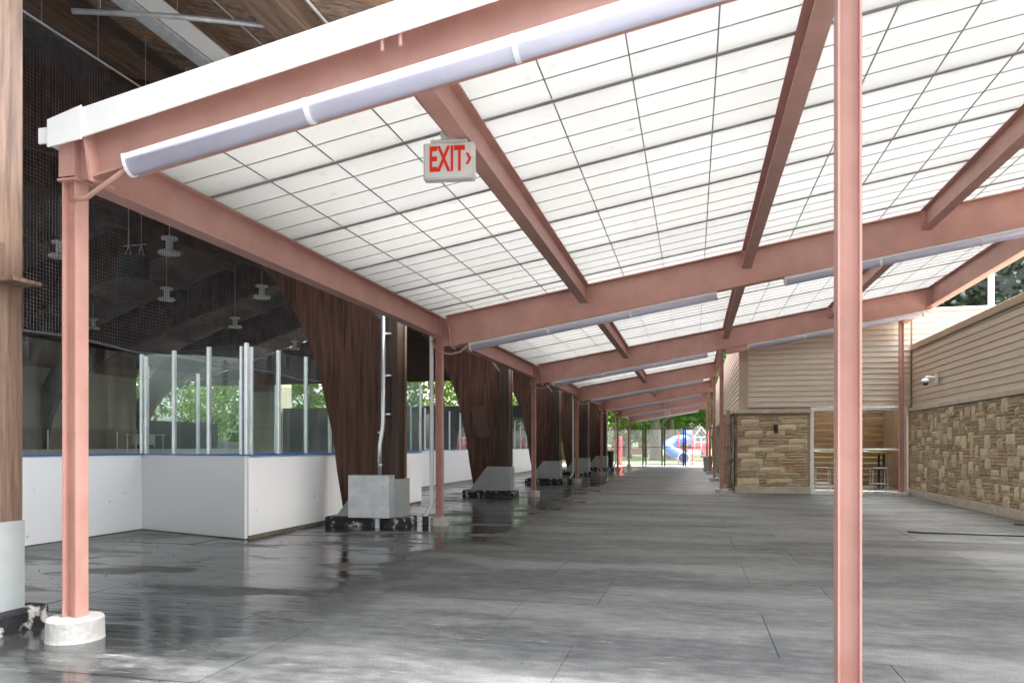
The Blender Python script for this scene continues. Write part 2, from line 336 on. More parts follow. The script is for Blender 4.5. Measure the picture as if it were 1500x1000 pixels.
# ------------------------------------------------------------------ canopy
canopy = thing('canopy', (XL, Y0, 0), 'long terracotta steel canopy with translucent white roof panels over the walkway', 'canopy')
def column(x, y, ztop_, zbase, r, kind, lab=None, w=.105):
    m = MB(); h = w/2
    m.box(x-h, x-h+.011, y-h, y+h, zbase, ztop_); m.box(x+h-.011, x+h, y-h, y+h, zbase, ztop_); m.box(x-h+.011, x+h-.011, y-.005, y+.005, zbase, ztop_-.001)
    c = obj('column', m, PAINT, canopy)
    if lab: c['label'] = lab
    if kind == 'round':
        f_ = MB().lathe([(r*1.02,-.02),(r*1.02,.0),(r,.02),(r*.98,zbase-.012),(r*.93,zbase)], (x,y,0), 28); obj('footing', f_, CONC2, c, smooth=False)
    elif kind == 'block':
        rr = rng.uniform(.92, 1.08)*r
        pts = [(x+rr*math.cos(R(22.5+45*k))*1.08, y+rr*math.sin(R(22.5+45*k))*1.08, -.02) for k in range(8)]
        obj('footing', MB().prism(pts, (0,0,zbase+.02)), CONC, c, bevel=.012)
    else:
        obj('base_plate', MB().box(x-.11,x+.11,y-.11,y+.11,-.005,zbase), PAINT, c)
    return c
for n in range(7):
    y = Y0 + n*L
    column(XL, y, ZT-.03, .145 if n == 0 else .13, .172 if n == 0 else .15, 'round' if n == 0 else 'block')
ft = column(XR+.015, Y0, ztop(XR)-.36, .012, 0, 'plate', w=.112)
for n in range(4): column(XR, YR+n*L, ztop(XR)-.30, .11, .17, 'block')
column(XE-.05, YR, ztop(XE)-.36, .085, .19, 'block')
bolt = MB()
def bolts(mb, pts, r=.017, d=(0,-1,0), l=.022):
    for p in pts:
        p = Vector(p); mb.tube([p, p+Vector(d)*l], r, 6)
for n in range(7):
    y = Y0 + n*L; depth = .36 if n == 0 else .5
    xend = XE-.1 if n < 3 else XR
    xs = XL + .155
    a = Vector((xs, y, ztop(xs))); b = Vector((xend, y, ztop(xend)))
    m = MB().ibeam(a, b, NV, depth, .17)
    bm_ = obj('main_beam', m, PAINT, canopy)
    p = MB(); a2 = a - TV*.002
    q = [a2 + NV*.0 , a2 - TV*.018 + NV*.0, a2 - TV*.018 - NV*(depth+.03), a2 - NV*(depth+.03)]
    p.prism([v + Vector((0,-.1,0)) for v in q], (0,.2,0))
    obj('end_plate', p, PAINT, bm_)
    # bracket wedge between the column flange and the sloping end plate
    w = MB(); x0 = XL+.053; zt_ = ztop(xs)-.03; e = a - TV*.021; eb = e - NV*(depth)
    w.prism([(x0,y-.012,zt_-.03),(e.x,y-.012,e.z-.03),(eb.x,y-.012,eb.z+.02),(x0,y-.012,eb.z+.02)], (0,.024,0))
    nb = 5 if n == 0 else 7
    bolts(w, [(e.x-.035-(e.x-eb.x)*k/(nb-1), y-.012, e.z-.06-(e.z-eb.z-.1)*k/(nb-1)) for k in range(nb)])
    bolts(w, [(e.x-.035-(e.x-eb.x)*k/(nb-1), y+.012, e.z-.06-(e.z-eb.z-.1)*k/(nb-1)) for k in range(nb)], d=(0,1,0))
    w.box(XL-.07, XL+.053, y-.062, y-.053, ZT-.3, ZT-.04); w.box(XL-.07, XL+.07, y-.075, y+.075, ZT-.33, ZT-.315)
    obj('bracket', w, PAINT, bm_)
# front beam stiffener stubs
st = MB(); st.tube([(-1.72,Y0-.1,3.62),(-1.72,Y0-.1,3.50)], .012, 6); st.tube([(-1.61,Y0-.1,3.635),(-1.61,Y0-.1,3.515)], .012, 6); obj('stub_rod', st, PAINT, canopy)
# rear tie beam and edge beams, purlins
tb = obj('tie_beam', MB().ibeam((XR+.07,YR,ztop(XR)), (XE-.1,YR,ztop(XE-.1)), NV, .36, .13), PAINT, canopy)
pb = MB(); bolts(pb, [(XR+.1,YR-.07,ztop(XR)-.08-k*.07) for k in range(4)]); obj('bolt_row', pb, PAINT, tb)
def ybeam(name, x, y0, y1, depth, bf, clip=True):
    zt_ = ztop(x) - .004
    o = obj(name, MB().ibeam((x,y0,zt_), (x,y1,zt_), (0,0,1), depth, bf, .012, .009), PAINT, canopy)
    if clip:
        c = MB()
        for yy, sg in ((y0,1),(y1,-1)):
            c.box(x-.055, x-.0046, yy+.002*sg if sg>0 else yy-.07, yy+.07 if sg>0 else yy-.002, zt_-depth+.03, zt_-.03)
            bolts(c, [(x-.055, yy+.036*sg, zt_-depth+.06+k*(depth-.12)/2) for k in range(3)], .013, (-1,0,0), .016)
        obj('clip_angle', c, PAINT, o)
    return o
ys = [Y0 + n*L for n in range(7)]
for n in range(6):
    a, b = ys[n], ys[n+1]
    ybeam('edge_beam', XL, a+.06, b-.06, .31, .15, False)
    ybeam('purlin', XL+S, a+.09, b-.09, .28, .13)
    if n < 2:
        for k in (2,3): ybeam('purlin', XL+k*S, a+.09, b-.09, .28, .13)
        ybeam('edge_beam', XE, a-(.6 if n == 0 else 0)+.0, b-.001, .44, .17, False)
for k in (2,3): ybeam('purlin', XL+k*S, ys[2]+.09, YR-.07, .28, .13)
ybeam('edge_beam', XE, ys[2], YR, .44, .17, False)
sp = MB(); xx = XE-.1
for k in range(5): bolts(sp, [(xx-.01, ys[2]-.03, ztop(xx)-.09-k*.08)], .02, (0,-1,0), .03)
sp.box(xx-.03, xx+.09, ys[2]-.03, ys[2]+.03, ztop(xx)-.47, ztop(xx)-.03); obj('splice_plate', sp, PAINT, canopy)
for n in range(3): ybeam('edge_beam', XR, YR+n*L+.001, YR+(n+1)*L, .3, .14, False)
ybeam('edge_beam', XR, YR+3*L+.001, ys[6]+.1, .3, .14, False)
# roof: translucent panels, grid bars, battens
PS = 1.3125
def zroof(x): return ztop(x) + .012
def panel_mesh():
    l, w = S/math.cos(math.atan(SL)) - .012, PS - .012
    return rawmesh('roof_panel', MB().box(-l/2,l/2,-w/2,w/2,.0,.07), PANEL)
def grid_mesh():
    m = MB(); l = S/math.cos(math.atan(SL)); 
    for k in (1,2,3): m.box(-l/2+l*k/4-.0048, -l/2+l*k/4+.0048, -PS/2+.03, PS/2-.03, -.008, -.0005)
    for k in (1,2,3): m.box(-l/2+.01, l/2-.01, -PS/2+PS*k/4-.004, -PS/2+PS*k/4+.004, -.0065, -.001)
    return rawmesh('glazing_bar', m, BAR)
def batten_mesh():
    l = S/math.cos(math.atan(SL)); return rawmesh('batten', MB().box(-l/2+.004,l/2-.004,-.015,.015,-.014,-.003), BAR)
def seam_mesh(): return rawmesh('seam_bar', MB().box(-.008,.008,-PS/2+.03,PS/2-.03,-.007,-.0002), BAR)
PM, GM, BM, SM = panel_mesh(), grid_mesh(), batten_mesh(), seam_mesh()
ry = -math.atan(SL); yy = Y0 + .03; row = 0
while yy < 48.2:
    nb = 4 if yy < 20.3 else 2
    for k in range(nb):
        xc = XL + S*(k+.5); loc = (xc, yy+PS/2, zroof(xc))
        p = inst('roof_panel', PM, loc, canopy, rot=(0,ry,0))
        for nm, me, off in (('glazing_bar', GM, (0,0,0)), ('batten', BM, (0,PS/2,0))):
            c = bpy.data.objects.new(nm, me); scene.collection.objects.link(c); c.parent = p; c.location = off; ORIG[c.name] = Vector(loc)
    yy += PS; row += 1
YEND = yy
# fascia, gutter, downspouts, cables
fa = MB(); yF = Y0-.125
def fz(x): return ZT + .03 + SL*1.06*(x - XL)
fa.prism([(XL+.0,yF,fz(XL)-.15),(XE+.1,yF,fz(XE+.1)-.15),(XE+.1,yF,fz(XE+.1)+.02),(XL+.0,yF,fz(XL)+.02)], (0,.012,0))
fa.prism([(XL+.0,yF,fz(XL)+.021),(XE+.1,yF,fz(XE+.1)+.021),(XE+.1,yF,fz(XE+.1)+.035),(XL+.0,yF,fz(XL)+.035)], (0,.2,0))
obj('fascia', fa, WHITE, canopy)
ec = MB(); ec.prism([(XL-.085,yF-.012,fz(XL)-.165),(XL+.17,yF-.012,fz(XL+.17)-.165),(XL+.17,yF-.012,fz(XL+.17)+.045),(XL-.085,yF-.012,fz(XL)+.01)], (0,.011,0)); obj('fascia_end', ec, WHITE, canopy)
gt = MB()
prof = [(-.055,-.10),(-.14,-.09),(-.155,-.03),(-.165,.0),(-.155,.0),(-.147,-.03),(-.135,-.08),(-.065,-.09),(-.065,.0),(-.055,.0)]
gt.prism([(XL+px-.012, yF+.02, ZT+.0+pz) for px, pz in prof], (0, YEND-yF, 0)); gt.box(XL-.17, XL-.06, yF+.005, yF+.02, ZT-.1, ZT)
obj('gutter', gt, WHITE, canopy)
for n in (1,3,5):
    y = ys[n]-.02; x = XL-.125
    d = MB().tube([(x-.005,y,ZT-.095),(x-.005,y,2.9),(x,y,.36),(x-.015,y,.30),(x-.1,y,.17),(x-.105,y,.05)], .034, 10)
    o = obj('downspout', d, WHITE, canopy, smooth=True); obj('drain_boot', MB().lathe([(.05,0),(.05,.14),(.045,.15)], (x-.105,y,-.01), 12), BLACK, o)
for n in range(7):
    y = ys[n]-.07; x0 = XL+.47; zb = ztop(x0) - (.36 if n == 0 else .5) - .02
    if n == 0: pts = [(XL+.03,y,2.83),(XL+.15,y,2.83),(XL+.3,y-.01,2.90),(x0+.01,y-.02,zb+.0)]
    else: pts = [(XL-.1,y,2.93),(XL-.06,y,2.82),(XL+.05,y,2.73),(XL+.2,y,2.70),(XL+.36,y,2.73),(x0+.01,y,zb-.03)]
    obj('cable', MB().tube(pts, .016, 7), PAINT, canopy, smooth=True)

# ------------------------------------------------------------------ tube lights under the beams
def tube_light(x0, x1, y, depth, label, drop=.0):
    n = max(1, round((x1-x0)/1.24)); t = thing('tube_light', (x0, y, ztop(x0)-depth-.14), label, 'light fixture', 'tube lights under the canopy beams')
    def pt(x, dy, dn): 
        p = Vector((x, y, ztop(x)-depth-.006-drop)) + NV*dn; p.y += dy; return p
    w = .062
    hs_ = MB(); sec = [(-w,-.002),(w,-.002),(w,-.036),(-w,-.036)]
    hs_.prism([pt(x0,a,b) for a, b in sec], TV*((x1-x0)/TV.x)); obj('housing', hs_, WHITE, t)
    df = MB(); arc = [(-w*.97,-.0365)] + [(-w*.97*math.cos(math.pi*k/9), -.0365-.084*math.sin(math.pi*k/9)) for k in range(1,9)] + [(w*.97,-.0365)]
    df.prism([pt(x0+.012,a,b) for a, b in arc], TV*((x1-x0-.024)/TV.x)); obj('diffuser', df, DIFFUSER, t, smooth=True)
    arc2 = [(-w*1.05,.0)] + [(-w*1.05*math.cos(math.pi*k/9), -.045-.083*math.sin(math.pi*k/9)) for k in range(0,10)] + [(w*1.05,.0)]
    for xx in (x0-.006, x1-.006): obj('end_cap', MB().prism([pt(xx,a,b) for a, b in arc2], TV*.018), WHITE, t)
    for k in range(1, n): obj('clip', MB().prism([pt(x0+(x1-x0)*k/n-.014,a*1.02,b-.002) for a, b in arc2], TV*.028), WHITE, t)
xa = XL+.5
tube_light(xa-.03, xa+4.95, Y0-.07, .30, 'largest nearest white tube light under the front beam of the canopy')
names = ['second', 'third', 'fourth', 'fifth', 'sixth', 'farthest']
for n in range(1,7):
    tube_light(xa, xa+3.73, ys[n], .5, 'white tube light under the %s cross beam, left end by the timber piers' % names[n-1])
    if n < 3: tube_light(XL+5.17, XE-.2, ys[n], .5, 'white tube light on the right half of the %s cross beam' % names[n-1])

# ------------------------------------------------------------------ exit signs
def text_mesh(body, size, ext):
    cu = bpy.data.curves.new('t', 'FONT'); cu.body = body; cu.size = size; cu.extrude = ext; cu.offset = size*.022; cu.align_x = 'CENTER'; cu.align_y = 'CENTER'
    o = bpy.data.objects.new('t', cu); me = bpy.data.meshes.new_from_object(o); bpy.data.objects.remove(o); return me
def exit_sign(c, w, h, d, rz, label, mount=True):
    t = thing('exit_sign', c, label, 'exit sign')
    x, y, z = c
    hous = obj('housing', MB().box(x-w/2,x+w/2,y-d/2,y+d/2,z,z+h), EXITGREY, t, bevel=.012, seg=2)
    obj('face_panel', MB().box(x-w/2+.012,x+w/2-.012,y-d/2-.004,y-d/2-.0005,z+.012,z+h-.012), mat('exit_face', (.66,.66,.65), (.72,.72,.70), .35, 5), t, bevel=.003)
    me = text_mesh('EXIT', h*.78, .0025); me.materials.append(EXITRED)
    o = inst('lettering', me, (x-.03*w, y-d/2-.0065, z+h*.5), t, scale=(.62,1.22,1), rot=(R(90),0,0))
    ar = MB(); ax, az = x+w*.37, z+h*.52
    for s_ in (1,-1): ar.prism([(ax-.012,y-d/2-.0065,az+.04*s_),(ax+.008,y-d/2-.0065,az+.04*s_),(ax+.03,y-d/2-.0065,az),(ax+.01,y-d/2-.0065,az)][::s_], (0,.003,0))
    obj('arrow', ar, EXITRED, t)
    sc = MB()
    for sx in (-1,1):
        for sz in (.09,.91): sc.tube([(x+sx*w*.44,y-d/2-.002,z+h*sz),(x+sx*w*.44,y-d/2-.009,z+h*sz)], .009, 8)
    obj('screw', sc, ALU, t)
    if mount:
        obj('canopy_mount', MB().box(x-w*.36,x+w*.36,y-d*.45,y+d*.45,z+h+.001,z+h+.025), EXITGREY, t, bevel=.008)
        obj('junction_box', MB().box(x-w*.16,x+w*.16,y-d*.4,y+d*.4,z+h+.026,z+h+.075), SHOE, t, bevel=.004)
    t.rotation_euler = (0,0,rz); return t
zp = ztop(XL+S) - .284
exit_sign((XL+S-.075, 4.98, zp-.285), .36, .255, .085, R(7), 'grey exit sign with red letters hung under the nearest purlin', True)
cb = MB().tube([(XL+S-.15,Y0+.1,3.60),(XL+S-.16,Y0+.3,3.52),(XL+S-.1,Y0+.45,3.44),(XL+S-.08,4.95,zp+.03)], .014, 7)
tag(obj('sign_cable', cb, PAINT, None, smooth=True), 'terracotta painted cable feeding the near exit sign along the purlin', 'cable')
exit_sign((XL+S+.05, ys[6]-.2, 3.13), .36, .25, .08, 0, 'small far exit sign hanging at the end of the canopy', True)

# ------------------------------------------------------------------ rink shelter (arches, posts, roof)
rink = thing('rink_shelter', (-5, 11, 0), 'open ice rink shelter with dark stained curved timber arches and plank roof', 'building')
def deck_z(x): return 6.5 + .3*(-4.6 - x)
RIDGE = -19.5
intr = [(-5.39,.20),(-5.51,.86),(-5.58,1.40),(-5.68,1.83),(-5.83,2.48),(-5.96,2.83),(-6.11,3.15),(-6.35,3.59),(-6.66,3.99),(-7.03,4.35),(-7.8,4.93),(-9,5.6),(-11,6.42),(-15,7.75),(-19.5,9.15)]
outr = [(-4.52,.20),(-4.52,1.4),(-4.53,2.2),(-4.6,2.75),(-4.69,3.0),(-4.8,3.2),(-4.96,3.43),(-5.25,3.95),(-5.6,4.6),(-6.2,5.5),(-7.2,6.5),(-8.6,7.3),(-11,8.2),(-15,9.5),(-19.5,10.9)]
for i, py in enumerate(PIER_Y):
    th_ = .34; m = MB()
    full = [(x,z) for x, z in outr] + [(2*RIDGE-x, z) for x, z in outr[::-1][1:]]
    inn = [(x,z) for x, z in intr] + [(2*RIDGE-x, z) for x, z in intr[::-1][1:]]
    vv = []
    for (xo,zo),(xi,zi) in zip(full, inn): vv += [(xo,py,zo),(xo,py+th_,zo),(xi,py+th_,zi),(xi,py,zi)]
    ff = []
    for k in range(len(full)-1):
        a, b = 4*k, 4*k+4
        ff += [(a,a+3,b+3,b),(a+1,b+1,b+2,a+2),(a,b,b+1,a+1),(a+3,a+2,b+2,b+3)]
    ff += [(0,1,2,3), tuple(4*(len(full)-1)+q for q in (3,2,1,0))]
    m.add(vv, ff); ar = obj('glulam_arch', m, ARCH, rink)
    pm = PALEWOOD if i == 0 else POSTW
    po = obj('timber_post', MB().box(-4.715,-4.475,py-.012,py+th_+.012,.72,6.4), pm, rink, bevel=.008)
    if i: obj('edge_trim', MB().box(-4.474,-4.455,py+.25,py+th_-.005,.76,3.3), mat('trim_wood', (.12,.07,.042), (.22,.14,.09), .6, 3, stretch=(6,6,.5)) if i == 1 else bpy.data.materials['trim_wood'], po)
    # steel shoe, plinth
    sh = MB(); q0 = py-.03; q1 = py+th_+(.03 if i else .0)
    for yv, dy in ((q0,-.012),(q1,.012)): sh.prism([(-5.5,yv,.15),(-4.44 if i else -4.474,yv,.15),(-4.44 if i else -4.474,yv,.745),(-5.03,yv,.745)][::-1 if dy < 0 else 1], (0,dy,0))
    sh.box(-4.44 if i else -4.474,-4.428 if i else -4.464,q0-.012,q1+.012,.15,.745)
    for bx in (-4.95,-4.78,-4.6): bolts(sh, [(bx,q0-.012,.66)], .02)
    shoe_ = obj('steel_shoe', sh, SHOE, ar)
    fo = MB(); n_ = 14; r3 = random.Random(i); 
    y0_, y1_ = py-.13, py+th_+.13
    fo.box(-5.66,-4.32 if i else -4.42,y0_,y1_+(.05 if i == 0 else 0),-.05,.148); ob = obj('footing', fo, BLACKCONC, ar, bevel=.03, seg=2)
obj('patch_plate', MB().prism([(-5.47,18.094,2.20),(-5.14,18.094,2.29),(-4.96,18.094,1.50),(-5.28,18.094,1.47)], (0,.005,0)), mat('brown_patch', (.085,.045,.035), (.1,.055,.042), .6, 3), rink)
# roof deck: separate planks where they can be seen, one sheet elsewhere
pm_ = rawmesh('deck_plank', MB().box(-.5,.5,-.066,.066,0,.045), DECK)
ang = math.atan(.3)
for k in range(62):
    y = 4.5 + k*.142
    for (xa_, xb_) in ((-3.0,-5.6),(-5.6,-8.5)):
        sft = rng.uniform(-.25,.25) if xb_ == -5.6 else 0
        xm = (xa_+xb_)/2; ln_ = (xa_-xb_)/math.cos(ang) - .01
        inst('deck_plank', pm_, (xm, y, deck_z(xm)+rng.uniform(0,.004)), rink, scale=(ln_,1,1), rot=(0, ang, 0))
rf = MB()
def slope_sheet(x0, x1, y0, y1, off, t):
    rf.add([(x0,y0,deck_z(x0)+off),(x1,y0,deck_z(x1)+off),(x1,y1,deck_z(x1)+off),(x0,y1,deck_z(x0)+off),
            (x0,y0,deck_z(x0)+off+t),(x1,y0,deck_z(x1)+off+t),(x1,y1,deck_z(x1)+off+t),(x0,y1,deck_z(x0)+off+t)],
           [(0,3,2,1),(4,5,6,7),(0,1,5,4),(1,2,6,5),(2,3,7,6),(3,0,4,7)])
slope_sheet(RIDGE,-2.95,-15,48.5,.055,.06)  # both roof sheets carried on unseen behind the camera to hold back sky light
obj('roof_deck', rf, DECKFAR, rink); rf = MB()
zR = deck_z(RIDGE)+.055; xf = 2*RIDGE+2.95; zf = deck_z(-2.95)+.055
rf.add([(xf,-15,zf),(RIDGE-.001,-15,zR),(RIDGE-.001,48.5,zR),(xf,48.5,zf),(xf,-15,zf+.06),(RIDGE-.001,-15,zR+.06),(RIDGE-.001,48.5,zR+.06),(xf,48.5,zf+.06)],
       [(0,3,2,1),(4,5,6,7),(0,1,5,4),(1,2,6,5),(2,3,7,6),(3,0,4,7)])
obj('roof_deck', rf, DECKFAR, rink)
for x, w, d in ((-4.65,.42,.32),(-6.6,.16,.32),(-9.2,.16,.34),(-11.8,.16,.34),(-14.4,.16,.34),(-17,.16,.34),(-19.5,.2,.4)):
    for X in ({x, 2*RIDGE-x}):
        zt_ = deck_z(max(X, 2*RIDGE-X)) - w*.15 - .002
        obj('roof_purlin', MB().box(X-w/2,X+w/2,-14.5,48,zt_-d,zt_), PURLINW, rink, bevel=.006)
for x, dz in ((-5.4,.07),(-4.36,.06),(-5.9,.05)):
    obj('conduit', MB().tube([(x,2,deck_z(x)-dz),(x+.1,14,deck_z(x)-dz)], .022 if dz > .055 else .012, 8), ALU, rink, smooth=True)
# pieces hanging under the rink roof
hp = tag(obj('hanging_pipe', MB().tube([(-6.87,7.07,6.2),(-5.9,7.5,6.25),(-4.92,7.99,6.28)], .032, 10), GALV, None, smooth=True), 'rusty grey pipe hanging level below the plank roof, top left', 'pipe')
hg = MB()
for p in ((-6.6,7.19,6.22),(-5.05,7.92,6.28)): hg.tube([p,(p[0],p[1],deck_z(p[0])-.0)], .005, 5)
obj('hanger', hg, GALV, hp)
rl = thing('strip_reflector', (-5.3,7,5.55), 'long white strip reflector running below the rink roof', 'light fixture')
obj('reflector', MB().prism([(-6.42,5.6,6.50),(-6.22,5.6,6.59),(-6.22,5.6,6.61),(-6.43,5.6,6.52)], (.10,7,0)), WHITE, rl)
obj('lamp_tray', MB().prism([(-6.59,5.6,6.42),(-6.435,5.6,6.46),(-6.435,5.6,6.50),(-6.59,5.6,6.46)], (.10,7,0)), GALV, rl)
hh_ = MB()
for yy in (5.2,7.2,9.2): hh_.tube([(-6.4+(yy-4.6)*.0143,yy+1,6.5),(-6.4+(yy-4.6)*.0143,yy+1,deck_z(-6.4))], .006, 5)
obj('hanger', hh_, GALV, rl)

# ------------------------------------------------------------------ boards, glass, netting
db = thing('dasher_boards', (-7,10,0), 'white rink boards with blue cap rail and tall glass panes', 'rink boards')
BT = 1.125
path = [(-8.12,1.5),(-8.12,4.6),(-8.12,7.1),(-8.08,9.62),(-5.83,8.9),(-5.85,11.3),(-5.85,13.4),(-5.88,15.6),(-8.1,15.9),(-8.1,18.3),(-8.1,20.7),(-8.1,23.1),(-8.1,25.5),(-8.1,27.9),(-8.1,30.3),(-8.1,32.7),(-8.1,35.1),(-8.1,37.5),(-8.1,40),(-8.1,44)]
def quadbox(a, b, t, z0, z1, shrink=.004):
    a, b = Vector((*a,0)), Vector((*b,0)); d = (b-a).normalized(); n = Vector((-d.y,d.x,0)); a = a + d*shrink; b = b - d*shrink
    pts = [a-n*t/2, b-n*t/2, b+n*t/2, a+n*t/2]
    return MB().prism([(p.x,p.y,z0) for p in pts], (0,0,z1-z0)), d, n
def segs(a, b, step):
    a, b = Vector(a), Vector(b); n = max(1, round((b-a).length/step)); return [(a+(b-a)*k/n, a+(b-a)*(k+1)/n) for k in range(n)]
for i in range(len(path)-1):
    a, b = path[i], path[i+1]
    m, d, n = quadbox(a, b, .06, .05 if i in (4,5,6) else .012, BT); obj('board_panel', m, BOARD, db, bevel=.004)
    m, d, n = quadbox(a, b, .10, BT+.001, BT+.014, 0); obj('cap_rail', m, BLUE, db)
    m, d, n = quadbox(a, b, .045, -.02, .05 if i in (4,5,6) else .012, .02); obj('sill', m, mat('sill_timber', (.10,.085,.065), (.16,.135,.10), .8, 4) if 'sill_timber' not in bpy.data.materials else bpy.data.materials['sill_timber'], db)
    for (p, q) in segs(a, b, .9 if i in (3,4,5) else 1.2):
        m, d, n = quadbox(p, q, .012, BT+.015, 2.62, .026); obj('glass_pane', m, RGLASS, db)
        pp = p; m = MB(); hpost = 2.64 if i < 8 else 2.45
        m.box(p.x-.022,p.x+.022,p.y-.03,p.y+.03,BT+.0145,hpost); obj('glass_post', m, ALU, db, bevel=.006)
for xx, yy in ((-5.93,8.935),(-7.98,9.59),(-5.832,9.01)): obj('glass_post', MB().box(xx-.018,xx+.018,yy-.024,yy+.024,BT+.0145,2.6), ALU, db, bevel=.005)
# inner line of the bench box (second run of boards behind)
ib = thing('bench_boards', (-8.1,12,0), 'inner white rink boards and glass behind the players bench', 'rink boards')
for (p, q) in segs((-8.1,9.75), (-8.1,15.8), 2.0):
    m, d, n = quadbox(p, q, .06, .0, BT-.03); obj('board_panel', m, BOARD, ib)
    m, d, n = quadbox(p, q, .10, BT-.029, BT-.01, 0); obj('cap_rail', m, BLUE, ib)
for (p, q) in segs((-8.1,9.75), (-8.1,15.8), 1.2):
    m, d, n = quadbox(p, q, .012, BT-.009, 2.45, .026); obj('glass_pane', m, RGLASS, ib)
    obj('glass_post', MB().box(p.x-.02,p.x+.02,p.y-.022,p.y+.022,BT-.0095,2.47), ALU, ib)
hw = MB()
for zz in (.35,.85):
    hw.box(-8.068,-8.04,31.2,31.3,zz-.05,zz+.05)
hw.tube([(-8.03,31.9,.95),(-8.03,31.9,.25)], .018, 6); hw.tube([(-8.03,31.7,.88),(-8.03,32.1,.82)], .02, 6); hw.tube([(-8.03,31.7,.40),(-8.03,32.15,.33)], .02, 6)
obj('gate_latch', hw, BLACK, db)
# far side boards
fb = MB().box(-32,-31.94,2,54,0,1.1)
tag(obj('far_boards', fb, BOARD), 'white boards along the far side of the rink', 'rink boards')
net = MB(); NX = -8.25; zb_, zt2 = 2.68, 6.72; ny0, ny1 = 5.2, 17.5; cs = .05
k = 0
def sag(y): return .05*math.sin(y*1.7)+.03*math.sin(y*4.1)
y = ny0
while y < ny1:
    x = NX + .04*math.sin(y*1.1); net.box(x-.0022,x+.0022,y-.0026,y+.0026,zb_+.06*abs(math.sin(y*1.3)),zt2); y += cs
z = zb_+.1
while z < zt2:
    pts = [(NX+.04*math.sin(yv*1.1), yv, z+.03*math.sin(yv*.9+z)) for yv in [ny0+(ny1-ny0)*j/24 for j in range(25)]]
    net.tube(pts, .0028, 4, False); z += cs
nt_ = thing('safety_net', (NX, 11, zb_), 'dark square mesh safety net hanging above the rink glass', 'net')
obj('mesh', net, NETM, nt_)
ed = MB().tube([(NX+.02+.04*math.sin(yv*1.1), yv, zb_+.05*abs(math.sin(yv*1.3))) for yv in [ny0+(ny1-ny0)*j/60 for j in range(61)]], .022, 6); obj('bottom_hem', ed, DARKGREY, nt_, smooth=True)
obj('top_cable', MB().tube([(NX,3,zt2+.03),(NX,ny1,zt2+.06)], .016, 7), ALU, nt_, smooth=True)
cl = MB()
for j in range(14):
    yv = 4.2 + j*.95; cl.tube([(NX,yv,zt2+.04),(NX,yv,deck_z(NX))], .006, 5)
obj('hanger', cl, ALU, nt_)
dp = MB()   # slack drapes of finer netting gathered above the cable
for a_, b_ in ((4.4,8.2),(8.2,12.2),(12.2,16.5)):
    vv = []; 
    for i in range(13):
        u = i/12; yv = a_+(b_-a_)*u; s_ = 4*u*(1-u)
        for j in range(6):
            w = j/5; vv.append((NX-.12-1.3*w, yv, zt2+.12-.30*s_*(1-w)+.28*w))
    dp.add(vv, [(i*6+j,(i+1)*6+j,(i+1)*6+j+1,i*6+j+1) for i in range(12) for j in range(5)])
def veil(name):
    m = bpy.data.materials.new(name); m.use_nodes = True; N = m.node_tree; N.nodes.clear()
    out = N.nodes.new('ShaderNodeOutputMaterial'); t = N.nodes.new('ShaderNodeBsdfTransparent'); d = N.nodes.new('ShaderNodeBsdfDiffuse'); d.inputs[0].default_value = (.12,.12,.13,1)
    mx = N.nodes.new('ShaderNodeMixShader'); mx.inputs[0].default_value = .55
    N.links.new(t.outputs[0], mx.inputs[1]); N.links.new(d.outputs[0], mx.inputs[2]); N.links.new(mx.outputs[0], out.inputs[0]); return m
obj('gathered_netting', dp, veil('fine_netting'), nt_, smooth=True)

# ------------------------------------------------------------------ rink lamps, speaker, far side
lamp = None
LP = [(-18.8,18.9,'nearest left high bay lamp, half hidden by the front column'),(-15.25,19.3,'high bay lamp right of the loudspeaker'),(-20.2,25.4,'high bay lamp in the middle of the net'),
      (-21.6,32,'low high bay lamp above the glass corner'),(-16.3,25.9,'high bay lamp just under the canopy edge beam, left of the arch'),(-28.6,30.7,'high bay lamp hanging lowest, just right of the front left column'),(-23,40,'farthest high bay lamp, close to the edge of the timber arch')]
for x, y, lab in LP:
    z = 7.0; t = thing('high_bay_lamp', (x,y,z), 'small white '+lab, 'lamp', 'high bay lamps in the rink')
    obj('reflector', MB().lathe([(.30,0),(.33,.03),(.30,.09),(.10,.13)], (x,y,z), 20), WHITE, t, smooth=True)
    obj('ballast', MB().lathe([(.10,.13),(.11,.2),(.11,.42),(.24,.45),(.24,.5),(.05,.52)], (x,y,z), 14), WHITE, t)
    obj('hanger', MB().tube([(x,y,z+.5),(x,y,deck_z(max(x,2*RIDGE-x)))], .012, 6), ALU, t)
sk = thing('loudspeaker', (-14.5,17,5.7), 'black double loudspeaker hung on wires behind the net', 'loudspeaker')
for cx, rz in ((-14.72,.25),(-14.33,-.25)):
    c_, s_ = math.cos(rz), math.sin(rz)
    m = MB().prism([(cx+dx*c_-dy*s_, 17+dx*s_+dy*c_, 5.70+(.05 if rz > 0 else 0)) for dx, dy in ((-.19,-.2),(.19,-.2),(.14,.18),(-.14,.18))], (0,0,.6)); obj('cabinet', m, BLACK, sk, bevel=.02)
wr = MB(); 
for a_, b_ in (((-14.82,17,6.3),(-14.7,17,6.62)),((-14.6,17,6.3),(-14.7,17,6.62)),((-14.42,17,6.25),(-14.3,17,6.62)),((-14.2,17,6.25),(-14.3,17,6.62)),((-14.85,17,6.62),(-14.15,17,6.62)),((-14.7,17,6.62),(-14.7,17,deck_z(-14.7))),((-14.3,17,6.62),(-14.3,17,deck_z(-14.3)))): wr.tube([a_,b_], .014, 5)
obj('bracket', wr, ALU, sk)
fbld = thing('far_building', (-34.5,25,0), 'tan sided building with stone base across the rink', 'building')
